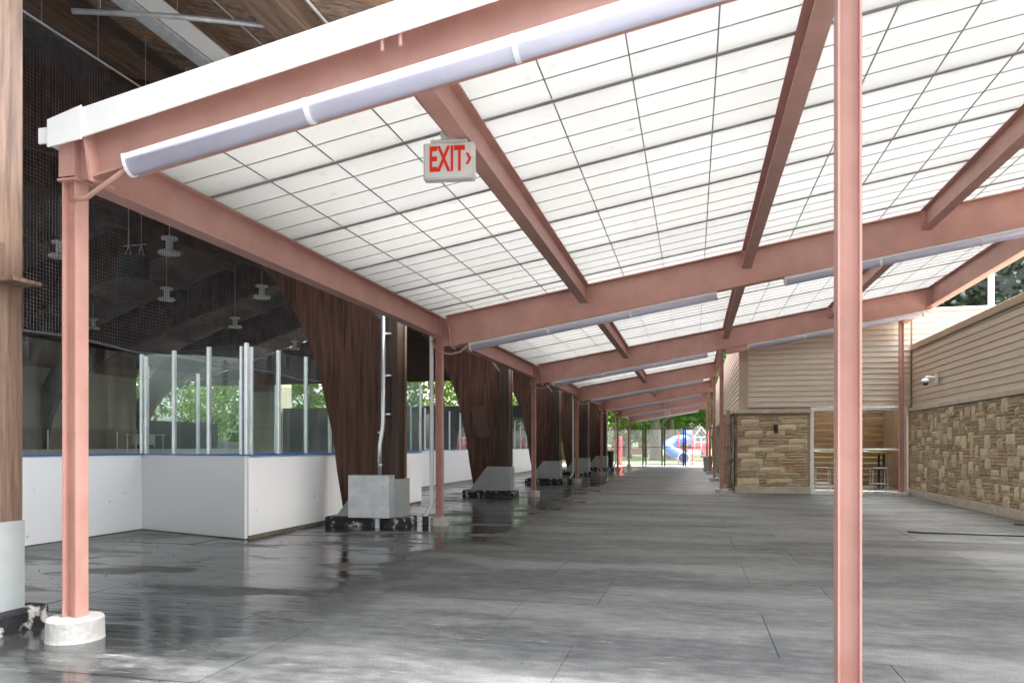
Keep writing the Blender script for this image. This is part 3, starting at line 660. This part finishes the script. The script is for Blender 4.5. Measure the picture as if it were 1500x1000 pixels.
def plank_run(parent, axis, fixed, a, b, z0, z1, name='siding_plank', sgn=-1, exp=.142, matl=None):
    """lap siding: every plank is its own mesh; axis 'x' (wall faces -Y) or 'y' (wall faces sgn*X)"""
    z = z0
    while z < z1-.02:
        zz = min(z+exp-.006, z1)
        if axis == 'x':
            pr = [(a,fixed-.026,z),(a,fixed-.004,zz),(a,fixed+.006,zz),(a,fixed+.004,z)]
            m = MB().prism(pr[::-1], (b-a,0,0))
        else:
            pr = [(fixed+sgn*.026,a,z),(fixed+sgn*.004,a,zz),(fixed-sgn*.006,a,zz),(fixed-sgn*.004,a,z)]
            m = MB().prism(pr if sgn < 0 else pr[::-1], (0,b-a,0))
        obj(name, m, matl or SIDING, parent); z += exp
blocks = [(22,39.5)]
for i, (a, b) in enumerate(blocks):
    obj('wall_core', MB().box(-38,-33.6,a,b,0,6.2), mat('core', (.3,.25,.2), None, .8) if 'core' not in bpy.data.materials else bpy.data.materials['core'], fbld)
    obj('stone_base', MB().box(-33.6,-33.52,a,b,0,2.2), STONEFINE, fbld); obj('ledge', MB().box(-33.6,-33.47,a-.02,b+.02,2.2,2.3), LEDGE, fbld)
    plank_run(fbld, 'y', -33.6, a, b, 2.31, 5.45, sgn=1, exp=.26)
    obj('red_band', MB().box(-33.62,-33.55,a,b,5.47,6.6), REDWALL, fbld)
# railing in front of the far building
for k, y in enumerate((29.6,32.0,34.4,36.8)):
    rl_ = tag(obj('rail_post', MB().tube([(-32.6,y,0),(-32.6,y,2.1)], .04, 8), ALU, None), ['first','second','third','fourth'][k] + ' thin metal post from the left before the far stone base', 'post', 'thin posts across the rink')
bn_ = thing('far_bench', (-31,37,0), 'pale folding table standing across the rink behind the glass', 'table')
obj('table_top', MB().box(-31.4,-30.6,36,38.4,1.9,1.96), BOARD, bn_)
for sx in (-31.3,-30.7):
    for sy in (36.1,38.3): obj('leg', MB().tube([(sx,sy,0),(sx,sy,1.9)], .03, 6), ALU, bn_)
obj('skirt', MB().box(-31.3,-30.7,36.4,37.6,1.35,1.88), BOARD, bn_)
wl = struct(obj('rink_end_wall', MB().box(-28.9,-9,48.6,48.8,0,4.0), mat('dark_blue_wall', (.05,.065,.09), (.08,.095,.12), .7, 2)))
obj('end_gable', MB().prism([(-36.0,48.3,5.7),(-3.0,48.3,5.7),(-3.0,48.3,6.0),(RIDGE,48.3,10.9),(-36.0,48.3,6.0)], (0,.12,0)), mat('gable_boards', (.05,.04,.035), (.10,.075,.06), .8, 2, stretch=(1,1,6)), rink)
ebld = thing('rink_hut', (-30.3,48,0), 'tan sided hut with red upper band at the end of the rink', 'building')
obj('wall_core', MB().box(-31.6,-29,47.7,50,0,6.4), MORTAR, ebld); plank_run(ebld, 'x', 47.69, -31.6, -29, .6, 5.1, exp=.26)
obj('stone_base', MB().box(-31.6,-29,47.6,47.69,0,.6), STONEFINE, ebld); obj('red_band', MB().box(-31.65,-28.95,47.6,47.69,5.2,6.5), REDWALL, ebld)
wl2 = struct(obj('rink_side_wall', MB().box(-33.6,-33.4,39.6,47.4,0,2.9), bpy.data.materials['dark_blue_wall']))

# ------------------------------------------------------------------ pier fittings
ub = thing('utility_box', (-4.83,10.6,.21), 'galvanised sheet metal box on the nearest pier footing', 'box')
obj('box_body', MB().box(-5.17,-4.505,10.60,10.836,.152,.81), GALV, ub, bevel=.006)
obj('box_lid', MB().box(-5.175,-4.60,10.592,10.5995,.155,.805), GALV, ub, bevel=.002)
sp_ = thing('steel_downspout', (-4.66,10.7,0), 'shiny galvanised round downspout on the nearest timber pier', 'downspout')
obj('pipe', MB().tube([(-4.66,10.74,5.4),(-4.66,10.74,1.62),(-4.665,10.735,1.52),(-4.70,10.725,1.30),(-4.705,10.72,1.22),(-4.705,10.72,.812)], .034, 12), GALVP, sp_, smooth=True)
st_ = MB()
for z in (2.35,1.75,3.0): obj('strap', MB().box(-4.70,-4.56,10.77,10.86,z-.012,z+.012), GALVP, sp_)
cpl = MB()
for z in (1.85,1.45,.95): cpl.lathe([(.037,0),(.037,.03)], (-4.66 if z > 1.5 else -4.70,10.74 if z > 1.5 else 10.722,z), 12)
obj('coupling', cpl, GALVP, sp_)
obj('lower_pipe', MB().tube([(-4.72,10.66,.151),(-4.72,10.66,-.02)], .04, 10), GALV, sp_)
ws = thing('wood_shelf', (-4.45,4.1,2.28), 'small pale wood bracket nailed to the left foreground post', 'shelf')
obj('board', MB().box(-4.474,-4.30,3.95,4.17,2.335,2.36), PALEWOOD, ws); obj('upright', MB().box(-4.474,-4.45,3.95,4.03,2.361,2.6), PALEWOOD, ws)

# ------------------------------------------------------------------ stone and siding building on the right
bd = thing('stone_building', (4,21.5,0), 'tan sided building with stone veneer base and glass door at the canopy side', 'building')
YF, XW = 21.12, 5.45
obj('wall_core', MB().box(1.30,3.02,YF+.06,YF+.3,0,4.72), MORTAR, bd)
obj('wall_core', MB().box(3.02,5.42,YF+.06,YF+.3,2.30,4.72), MORTAR, bd)
obj('wall_core', MB().box(5.42,14,YF+.06,YF+.3,0,4.72), MORTAR, bd)
obj('wall_core', MB().box(1.26,1.4,YF+.3,47,0,4.72), MORTAR, bd)
low = obj('wall_core', MB().box(XW+.06,14,5.5,YF+.05,0,3.78), MORTAR, bd)
stone_units = []
for k in range(5):
    r4 = random.Random(20+k); m = MB(); n = 3; vv = []
    for i in range(n+1):
        for j in range(n+1):
            edge = i in (0,n) or j in (0,n)
            vv.append((i/n-.5 + (0 if i in (0,n) else r4.uniform(-.06,.06)), -(r4.uniform(.55,.72) if edge else r4.uniform(.85,1.1)), j/n))
    ff = [(i*(n+1)+j, (i+1)*(n+1)+j, (i+1)*(n+1)+j+1, i*(n+1)+j+1) for i in range(n) for j in range(n)]
    ring = [i*(n+1) for i in range(n+1)] + [n*(n+1)+j for j in range(1,n+1)] + [i*(n+1)+n for i in range(n-1,-1,-1)] + [j for j in range(n-1,0,-1)]
    b0 = len(vv); vv += [(vv[i][0],.25,vv[i][2]) for i in ring]; q = len(ring)
    ff += [(ring[(a+1) % q], b0+(a+1) % q, b0+a, ring[a]) for a in range(q)]
    m.add(vv, ff); stone_units.append(m)
SU = [rawmesh('stone', m, STONE) for m in stone_units]; SB = [rawmesh('stone_block', m, STONEBIG) for m in stone_units]
def ashlar(W, H, cw, ch, seed, p_block, long_=False):
    r = random.Random(seed); nx, nz = int(W/cw), int(H/ch); used = [[False]*nz for _ in range(nx)]; out = []
    order = [(i,j) for j in range(nz) for i in range(nx)]
    def fit(i, j, a, b): return i+a <= nx and j+b <= nz and not any(used[u][v] for u in range(i,i+a) for v in range(j,j+b))
    for i, j in r.sample(order, len(order)):
        if r.random() < p_block:
            a, b = (r.choice([(5,2),(7,2),(6,3),(8,2)]) if long_ else r.choice([(2,3),(3,4),(2,4),(4,3),(3,3),(4,2)]))
            if fit(i,j,a,b):
                for u in range(i,i+a):
                    for v in range(j,j+b): used[u][v] = True
                out.append((i,j,a,b,True))
    for i, j in order:
        if used[i][j]: continue
        a = r.choice([3,4,5,6,7]) if long_ else r.choice([2,3,4,5]); b = 1 if r.random() < .72 else 2
        while a > 1 and not fit(i,j,a,b):
            if b > 1: b = 1
            else: a -= 1
        for u in range(i,i+a):
            for v in range(j,j+b): used[u][v] = True
        out.append((i,j,a,b,False))
    return [(i*cw, j*ch, a*cw, b*ch, blk) for i,j,a,b,blk in out]
def stone_wall(name, place, rotz, W, H, cw, ch, seed, pb, z0, long_=False, limit=295, flip=False):
    sw = obj(name, place, MORTAR, bd); st_list = ashlar(W, H, cw, ch, seed, pb, long_); st_list.sort(key=lambda s: -s[2]*s[3])
    rest = MB(); r = random.Random(seed); x_, y_ = STONE_ORG[name]
    for n_, (u, v, w, h, blk) in enumerate(st_list):
        dep = r.uniform(.035,.065) if not blk else r.uniform(.055,.075)
        uu = u + w/2; loc = (x_+uu, y_, z0+v+.002) if rotz == 0 else (x_, y_-uu, z0+v+.002)
        k = r.randrange(5)
        if n_ < limit: inst('stone', (SB if blk else SU)[k], loc, sw, scale=(w-.009, dep, h-.007), rot=(0,0,rotz))
        else:
            c_, s_ = math.cos(rotz), math.sin(rotz); mm = stone_units[k]
            rest.add([(loc[0]+(vx*(w-.009))*c_-(vy*dep)*s_, loc[1]+(vx*(w-.009))*s_+(vy*dep)*c_, loc[2]+vz*(h-.007)) for vx, vy, vz in mm.v], mm.f)
    if rest.v:
        o = obj('small_stone', rest, STONEFINE, sw); o['kind'] = 'stuff'
STONE_ORG = {'stone_wall_front': (1.165, YF-.002), 'stone_wall_side': (XW-.002, YF-.05)}
stone_wall('stone_wall_front', MB().box(1.15,3.02,YF,YF+.058,.0,2.13), 0, 1.85, 1.95, .094, .0755, 4, .10, .175, True)
stone_wall('stone_wall_side', MB().box(XW,XW+.058,5.6,YF-.002,0,2.13), -math.pi/2, 7.4, 1.95, .098, .065, 9, .055, .175)
obj('plinth', MB().box(1.10,3.03,YF-.075,YF-.002,-.03,.172), LEDGE, bd, bevel=.008); obj('plinth', MB().box(XW-.075,XW-.002,5.6,YF-.08,-.03,.172), LEDGE, bd, bevel=.008)
obj('ledge', MB().box(1.07,3.04,YF-.10,YF+.05,2.135,2.235), LEDGE, bd, bevel=.008); obj('ledge', MB().box(XW-.10,XW+.05,5.6,YF-.11,2.135,2.235), LEDGE, bd, bevel=.008)
# siding
plank_run(bd, 'x', YF+.055, 1.44, XW+.0, 2.305, 4.7)
plank_run(bd, 'x', YF+.05, XW+.05, 13, 3.72, 4.70)
obj('corner_trim', MB().box(1.25,1.438,YF+.01,YF+.05,2.24,4.72), TRIM, bd)
obj('corner_trim', MB().box(1.215,1.249,YF+.01,YF+.2,2.24,4.72), TRIM, bd)
obj('roof_edge', MB().box(1.2,5.44,YF-.03,YF+.4,4.725,4.86), TRIM, bd)
plank_run(bd, 'y', XW+.055, 5.6, YF+.02, 2.24, 3.70, sgn=-1)
obj('parapet_cap', MB().box(XW-.01,XW+.4,5.5,YF+.0,3.715,3.86), TRIM, bd, bevel=.006)
plank_run(bd, 'y', 1.255, YF+.21, 46, 2.3, 4.7, sgn=-1)
# stone on the receding return wall
rw = obj('stone_base', MB().box(1.17,1.25,YF+.06,46,0,2.2), STONEFINE, bd); obj('ledge', MB().box(1.10,1.26,YF+.06,46,2.2,2.29), LEDGE, bd)
rest = MB(); r5 = random.Random(3); z = .02
while z < 2.15:
    hh2 = r5.choice((.07,.1,.14,.18)); y = YF+.2
    while y < 40:
        l_ = r5.uniform(.2,.6); rest.box(1.17-r5.uniform(.02,.06),1.169,y,y+l_-.01,z,min(z+hh2-.008,2.19)); y += l_
    z += hh2
o = obj('small_stone', rest, mat('return_stone', (.24,.19,.13), (.48,.37,.24), .85, 2.5, stretch=(1,2,7), bump=.01), bd); o['kind'] = 'stuff'
for y in (23.6,26.4): 
    obj('stone_pier', MB().box(.99,1.10,y,y+.5,0,2.35), bpy.data.materials['return_stone'], bd); 
obj('corner_gap_strip', MB().box(1.085,1.112,YF+.075,YF+.11,.06,2.13), BLACK, bd)  # thin black strip draws the shade of the gap at this corner
# clerestory windows above the low roof
cw_ = MB().box(5.5,13,YF-.02,YF+.06,4.72,4.80); obj('window_sill', cw_, WHITE, bd)
for i, x in enumerate((5.55,7.3,9.05,10.8)):
    w_ = obj('clerestory_window', MB().box(x,x+.07,YF-.01,YF+.06,4.80,6.5).box(x+1.68,x+1.749,YF-.01,YF+.06,4.80,6.5).box(x+.0705,x+1.6795,YF-.01,YF+.06,6.42,6.5), WHITE, bd)
    obj('pane', MB().box(x+.071,x+1.679,YF+.02,YF+.03,4.801,6.419), DGLASS, w_)
# glass door set and the room behind it
dr = obj('door_frame', MB().box(3.035,3.11,YF-.01,YF+.07,.0,2.28).box(5.27,5.35,YF-.01,YF+.07,.0,2.28).box(3.1105,5.2695,YF-.01,YF+.07,2.19,2.28).box(3.1105,5.2695,YF-.01,YF+.07,.0,.085).box(3.1105,5.2695,YF,YF+.06,1.14,1.19), ALU, bd, bevel=.004)
obj('pane', MB().box(3.111,5.269,YF+.025,YF+.035,1.191,2.189), WGLASS, dr); obj('pane', MB().box(3.111,5.269,YF+.025,YF+.035,.086,1.139), WGLASS, dr)
obj('mullion', MB().box(4.14,4.20,YF+.005,YF+.055,.086,1.139), ALU, dr)
rm = obj('room_floor', MB().box(1.42,5.9,YF+.31,27,-.03,.004), mat('room_floor', (.14,.12,.10), (.2,.17,.14), .5, 3), bd)
z = .0
while z < 2.9:
    obj('wall_board', MB().box(1.45,5.9,26,26.03,z+.006,z+.178), INWOOD, bd); z += .18
obj('room_wall', MB().box(5.9,6.0,YF+.31,26.1,0,3), mat('room_wall', (.22,.14,.08), (.3,.19,.11), .7, 3), bd); obj('room_wall', MB().box(1.405,1.445,YF+.31,26.1,0,3), bpy.data.materials['room_wall'], bd)
def stool(x, y, label):
    t = thing('bar_stool', (x,y,0), label, 'stool', 'stools inside the glass door')
    obj('seat', MB().box(x-.19,x+.19,y-.17,y+.17,.64,.68), DARKGREY, t, bevel=.01)
    for sx in (-1,1):
        for sy in (-1,1): obj('leg', MB().tube([(x+sx*.19,y+sy*.17,.004),(x+sx*.175,y+sy*.15,.64)], .016, 6), ALU, t)
    obj('foot_rail', MB().tube([(x-.19,y-.165,.25),(x+.19,y-.165,.25)], .013, 6).tube([(x-.19,y+.165,.25),(x+.19,y+.165,.25)], .013, 6), ALU, t)
stool(3.42,21.8,'bar stool behind the left part of the glass door'); stool(4.86,21.85,'bar stool behind the right part of the glass door'); stool(4.35,23.4,'bar stool deeper in the room, by the table')
tbl = thing('high_table', (4.1,24,0), 'long high table with wooden top seen through the glass door', 'table')
obj('table_top', MB().box(2.3,5.6,23.6,24.4,1.03,1.08), INWOOD, tbl)
for sx in (2.5,5.4):
    for sy in (23.7,24.3): obj('leg', MB().box(sx-.03,sx+.03,sy-.03,sy+.03,.004,1.03), BLACK, tbl)
for k, x in enumerate((3.4,4.75)):
    tr = tag(obj('serving_tray', MB().lathe([(.2,0),(.27,.03),(.26,.035),(.2,.01)], (x,23.85,1.081), 16), BOARD), 'white tray on the high table, %s' % ('left' if k == 0 else 'right'), 'tray')
# wall lamp, security camera
wlamp = thing('wall_lamp', (2.14,YF-.1,1.6), 'small black cylinder wall lamp on the stone wall', 'lamp')
obj('shade', MB().lathe([(.045,0),(.05,.01),(.05,.21),(.045,.22)], (2.145,YF-.135,1.605), 16), BLACK, wlamp, smooth=False); obj('wall_plate', MB().box(2.10,2.19,YF-.085,YF-.05,1.64,1.79), BLACK, wlamp)
sc_ = thing('security_camera', (5.3,18.95,2.7), 'white dome security camera on the tan siding', 'camera')
obj('arm', MB().tube([(5.43,18.95,2.82),(5.30,18.95,2.84),(5.22,18.95,2.84),(5.20,18.95,2.80)], .03, 8), WHITE, sc_, smooth=True); obj('mount', MB().box(5.41,5.435,18.85,19.05,2.70,2.92), WHITE, sc_, bevel=.006)
obj('housing', MB().lathe([(.075,0),(.09,.02),(.09,.07),(.04,.10)], (5.20,18.95,2.71), 16), WHITE, sc_, smooth=True); obj('dome', MB().lathe([(.02,-.055),(.055,-.04),(.07,0)], (5.20,18.95,2.709), 14), BLACK, sc_, smooth=True)
# things on the floor
tag(obj('rubber_strip', MB().tube([(3.02,11.86,.012),(3.2,11.78,.012),(3.5,11.77,.012),(4.0,11.74,.012),(4.6,11.68,.012),(5.2,11.70,.012)], .017, 6), BLACK, None, smooth=True), 'loose black cable lying on the floor by the stone wall', 'cable')
tag(obj('rubber_offcut', MB().prism([(4.95,13.4,.003),(5.3,13.2,.003),(5.32,13.55,.003)], (0,0,.02)), BLACK), 'small black triangular offcut on the floor by the stone wall', 'offcut')

db_ = MB(); rd = random.Random(5)
for k in range(220):
    a_ = rd.random()
    x, y = (rd.uniform(-7.8,-4.8), rd.uniform(4.6,9)) if a_ < .55 else (rd.uniform(-4.4,4.8), rd.uniform(3.6,14))
    s_ = rd.uniform(.003,.008); an = rd.uniform(0,3.1)
    db_.prism([(x+math.cos(an+q*2.1)*s_*rd.uniform(.6,1.3), y+math.sin(an+q*2.1)*s_*rd.uniform(.6,1.3), .0025) for q in range(3)], (0,0,s_*.6))
o = obj('floor_debris', db_, mat('debris', (.03,.025,.02), (.3,.27,.22), .9, 3)); o['kind'] = 'stuff'; o['label'] = 'small crumbs and chips scattered over the rubber floor'; o['category'] = 'debris'

# ------------------------------------------------------------------ gate, playground, trees beyond
gt_ = thing('gate', (-1.9,48.35,0), 'black metal double gate closing the far end of the walkway', 'gate')
for x, h_ in ((-3.12,2.55),(-2.93,2.4),(-1.92,2.4),(-1.76,2.4),(-.60,2.6),(-.47,2.4)): obj('gate_post', MB().tube([(x,48.35,-.03),(x,48.35,h_)], .05, 8), BLACK, gt_)
for a_, b_ in ((-2.93,-1.92),(-1.76,-.60)):
    for z in (.12,1.2,2.35): obj('rail', MB().tube([(a_,48.35,z),(b_,48.35,z)], .022, 6), BLACK, gt_)
fe = thing('chain_link_fence', (-2,48.42,0), 'black chain link fence either side of the far gate', 'fence')
for a_, b_ in ((-6.5,-3.17),(-.42,1.1)):
    for z in (.1,1.2,2.35): obj('rail', MB().tube([(a_,48.4,z),(b_,48.4,z)], .02, 6), BLACK, fe)
ml_ = MB()
for a_, b_ in ((-6.5,-3.17),(-2.9,-1.95),(-1.73,-.63),(-.42,1.1)):
    x = a_-2.3
    while x < b_:
        for s_ in (1,-1):
            x0, z0, x1, z1 = (x,.1,x+2.25,2.35) if s_ > 0 else (x,2.35,x+2.25,.1)
            if x0 < a_: t_ = (a_-x0)/2.25; x0 = a_; z0 = z0+(z1-z0)*t_
            if x1 > b_: t_ = (b_-x0)/max(x1-x0,1e-6); z1 = z0+(z1-z0)*t_; x1 = b_
            if x1-x0 > .02: ml_.tube([(x0,48.4,z0),(x1,48.4,z1)], .0028, 4, False)
        x += .09
obj('wire_mesh', ml_, ALU, fe)
ps = thing('play_structure', (-.5,54,0), 'red and blue playground structure with a spiral tube slide', 'playground')
obj('tube_slide', MB().tube([(-.30,54.6,1.75),(-.75,54.3,1.72),(-1.25,53.9,1.62),(-1.62,53.55,1.42),(-1.72,53.2,1.2),(-1.55,52.85,1.0),(-1.2,52.7,.82),(-.85,52.5,.66),(-.66,52.1,.52),(-.62,51.7,.45)], .36, 16, False), PBLUE, ps, smooth=True)
obj('slide_rim', MB().tube([(-.62+.38*math.cos(2*math.pi*k/20),51.68,.45+.38*math.sin(2*math.pi*k/20)) for k in range(21)], .035, 6), mat('pale_rim', (.5,.55,.7), None, .4), ps, smooth=True)
obj('slide_hood', MB().tube([(-.75,54.6,2.05),(-.1,54.6,2.05)], .34, 14), PBLUE, ps, smooth=True)
for x, y in ((-1.0,53.6),(-.06,53.6),(-.06,55),(1.0,55),(1.0,53.6)): obj('post', MB().tube([(x,y,-.03),(x,y,2.3)], .06, 8), PRED, ps)
obj('deck', MB().box(-.9,1.05,53.7,55,1.02,1.1), PRED, ps)
for k in range(4): obj('step', MB().box(.02,.9,53.25-.28*k,53.5-.28*k,.86-.22*k,.9-.22*k), PRED, ps)
obj('side_panel', MB().box(0,.95,53.58,53.62,1.11,1.5), PRED, ps)
rf_ = MB(); 
for a_, b_ in (((.05,53.6,1.9),(.55,53.6,2.6)),((.55,53.6,2.6),(1.05,53.6,1.9)),((.05,53.6,1.9),(1.05,53.6,1.9)),((.1,53.6,1.9),(.1,53.6,1.1)),((.55,53.6,1.9),(.55,53.6,1.1)),((1,53.6,1.9),(1,53.6,1.1)),((.1,53.6,1.55),(1,53.6,1.55))): rf_.tube([a_,b_], .03, 6)
obj('gable_frame', rf_, BOARD, ps)
tag(obj('red_post', MB().lathe([(.13,0),(.13,1.85),(.08,1.95)], (-4.75,50.2,-.03), 10), PRED), 'tall red playground post left of the far gate', 'post')
for x, y, h_, m_, lab in ((.72,38.9,.75,SHOE,'grey litter bin by the far right columns'),(-4.85,44.9,1.0,DARKGREY,'dark grey litter bin by the far timber pier')):
    b_ = thing('litter_bin', (x,y,0), lab, 'bin'); obj('bin_body', MB().lathe([(.19,0),(.2,.02),(.24,h_-.06),(.25,h_-.05)], (x,y,0), 16), m_, b_, smooth=True); obj('rim', MB().lathe([(.255,h_-.05),(.265,h_-.03),(.255,h_),(.2,h_)], (x,y,0), 16), m_, b_)
hs2 = thing('brick_house', (-12,112,0), 'low reddish brick house far behind the tree trunks', 'house')
obj('wall', MB().box(-18,-5,112,120,-.1,3.2), mat('house_brick', (.28,.12,.09), (.36,.17,.13), .9, 3), hs2)
obj('roof', MB().prism([(-18.5,111.5,3.2),(-18.5,120.5,3.2),(-18.5,116,5.6)], (14,0,0)), mat('house_roof', (.12,.10,.09), (.18,.15,.13), .9, 3), hs2)
for x in (-16,-12.5,-8.5): obj('window', MB().box(x-.6,x+.6,111.95,111.99,1,2.2), BOARD, hs2)

def tree_proto(name, h, crown_r, base, seed, leafm, leaf=.32, nclump=170, per=26, trunk_r=.36):
    r = random.Random(seed); t = thing(name, (0,-400,0), 'x', 'tree', 'trees beyond the far gate')
    tr = MB(); pts = [(r.uniform(-.12,.12)*k, -400+r.uniform(-.12,.12)*k, h*.85*k/6) for k in range(7)]
    tr.tube([(0,-400,-.2)]+pts[1:], [trunk_r*1.35, trunk_r, trunk_r*.92, trunk_r*.8, trunk_r*.62, trunk_r*.4, trunk_r*.15], 10)
    tips = []
    for k in range(9):
        a = k*2.4 + r.uniform(-.4,.4); zb = base*.75 + (h*.7-base*.75)*k/9; ln_ = crown_r*r.uniform(.55,.9)
        p0 = Vector((0,-400,zb)); p1 = p0 + Vector((math.cos(a)*ln_*.4, math.sin(a)*ln_*.4, ln_*.45)); p2 = p0 + Vector((math.cos(a)*ln_, math.sin(a)*ln_, ln_*r.uniform(.8,1.2)))
        tr.tube([p0,p1,p2], [trunk_r*.38,trunk_r*.24,.03], 6); tips.append(p2)
    obj('trunk', tr, BARK, t, smooth=True)
    cr = MB(); cz = (base+h)/2; rz = (h-base)/2
    for c in range(nclump):
        while True:
            p = Vector((r.uniform(-1,1), r.uniform(-1,1), r.uniform(-1,1)))
            if .25 < p.length < 1: break
        p = Vector((p.x*crown_r*(1.0-.25*max(0,p.z)), p.y*crown_r*(1.0-.25*max(0,p.z)), p.z*rz)) ; cc = Vector((0,-400,cz)) + p; cs_ = r.uniform(.45,1.0)*crown_r*.17
        for q in range(per):
            d = Vector((r.gauss(0,1), r.gauss(0,1), r.gauss(0,.7)))*cs_*.62; n = Vector((r.gauss(0,1),r.gauss(0,1),r.gauss(.5,1))).normalized(); u = n.orthogonal().normalized(); v = n.cross(u); s_ = leaf*r.uniform(.6,1.2)
            w = cc+d; cr.add([w-u*s_*.6, w-v*s_*.35, w+u*s_*.6, w+v*s_*.35], [(0,1,2,3)])
    obj('crown', cr, leafm, t); return t
T = [tree_proto('oak_tree', 20, 7.5, 3.6, 1, LEAF[0], .42, 260, 26, .42), tree_proto('oak_tree', 17, 6.5, 2.6, 2, LEAF[1], .40, 240, 26, .36), tree_proto('maple_tree', 13, 5.5, 1.6, 3, LEAF[2], .36, 230, 26, .24)]
spots = [(0,-3.5,72,.2,1,'thick trunked oak standing left of the slide on the lawn'),(1,-2.25,76,1.3,1.1,'oak whose trunk rises right behind the blue slide'),
 (2,-6.6,80,.7,1,'slim tree at the left edge of the far opening'),(2,-5.4,88,2.2,1,'slim dark trunk between the red post and the oak'),(1,3.6,70,3.1,1,'leafy oak right of the play structure'),
 (0,-9,98,4,1.1,'large tree behind the brick house, left'),(1,3,104,5,1.2,'large tree in the far background centre'),(0,-16,105,.9,1.1,'large tree in the far background left'),(2,8,84,1.9,1.2,'broad maple behind the right wall'),(1,-1.5,125,2.5,1.4,'farthest tree closing the view down the lawn'),
 (2,-12,70,5.5,1,'maple beyond the end of the rink'),(0,12,110,1,1.3,'tall oak far behind the building'),
 (1,9.5,29.5,.4,.8,'tree seen through the clerestory windows'),(2,13.5,27.5,1.4,.9,'second tree behind the clerestory windows, further right'),
 (2,-42,36,.3,1,'tree beyond the open far side of the rink'),(1,-41,46,2,.9,'tree behind the rink far corner'),(2,-31,56,3.3,1,'tree past the end wall of the rink, left'),(0,-24,58,1.2,.8,'tree past the end wall of the rink, middle'),(2,-17,55,4.4,.9,'tree past the end wall of the rink, right'),
 (2,-38,58,.5,1,'tree behind the hut at the end of the rink'),(2,-47,64,1.5,1.1,'tree beyond the far corner of the rink, further left'),(1,-52,50,2.8,1,'big tree beyond the far side of the rink'),
 (2,-4.2,96,.8,1.3,'maple filling the gap between the oak trunks'),(2,1.2,92,2.6,1.3,'maple behind the play structure roof'),(2,-7.8,66,3.9,.9,'maple left of the red post'),
 (0,5,-17,.6,1,'large oak added unseen behind the viewer to shade the foreground, centre'),(1,14,-13,1.7,1.1,'large oak added unseen behind the viewer to shade the foreground, to the right')]  # last pair of oaks added out of view to keep light off the foreground
first = [True]*3
for k, x, y, rz, s_, lab in spots:
    if first[k]: first[k] = False; t = T[k]; t.location = (x,y,-.05); t.rotation_euler = (0,0,rz); t.scale = (s_,)*3; t['label'] = lab
    else: dup(T[k], (x,y,-.05), rz, lab, s_)
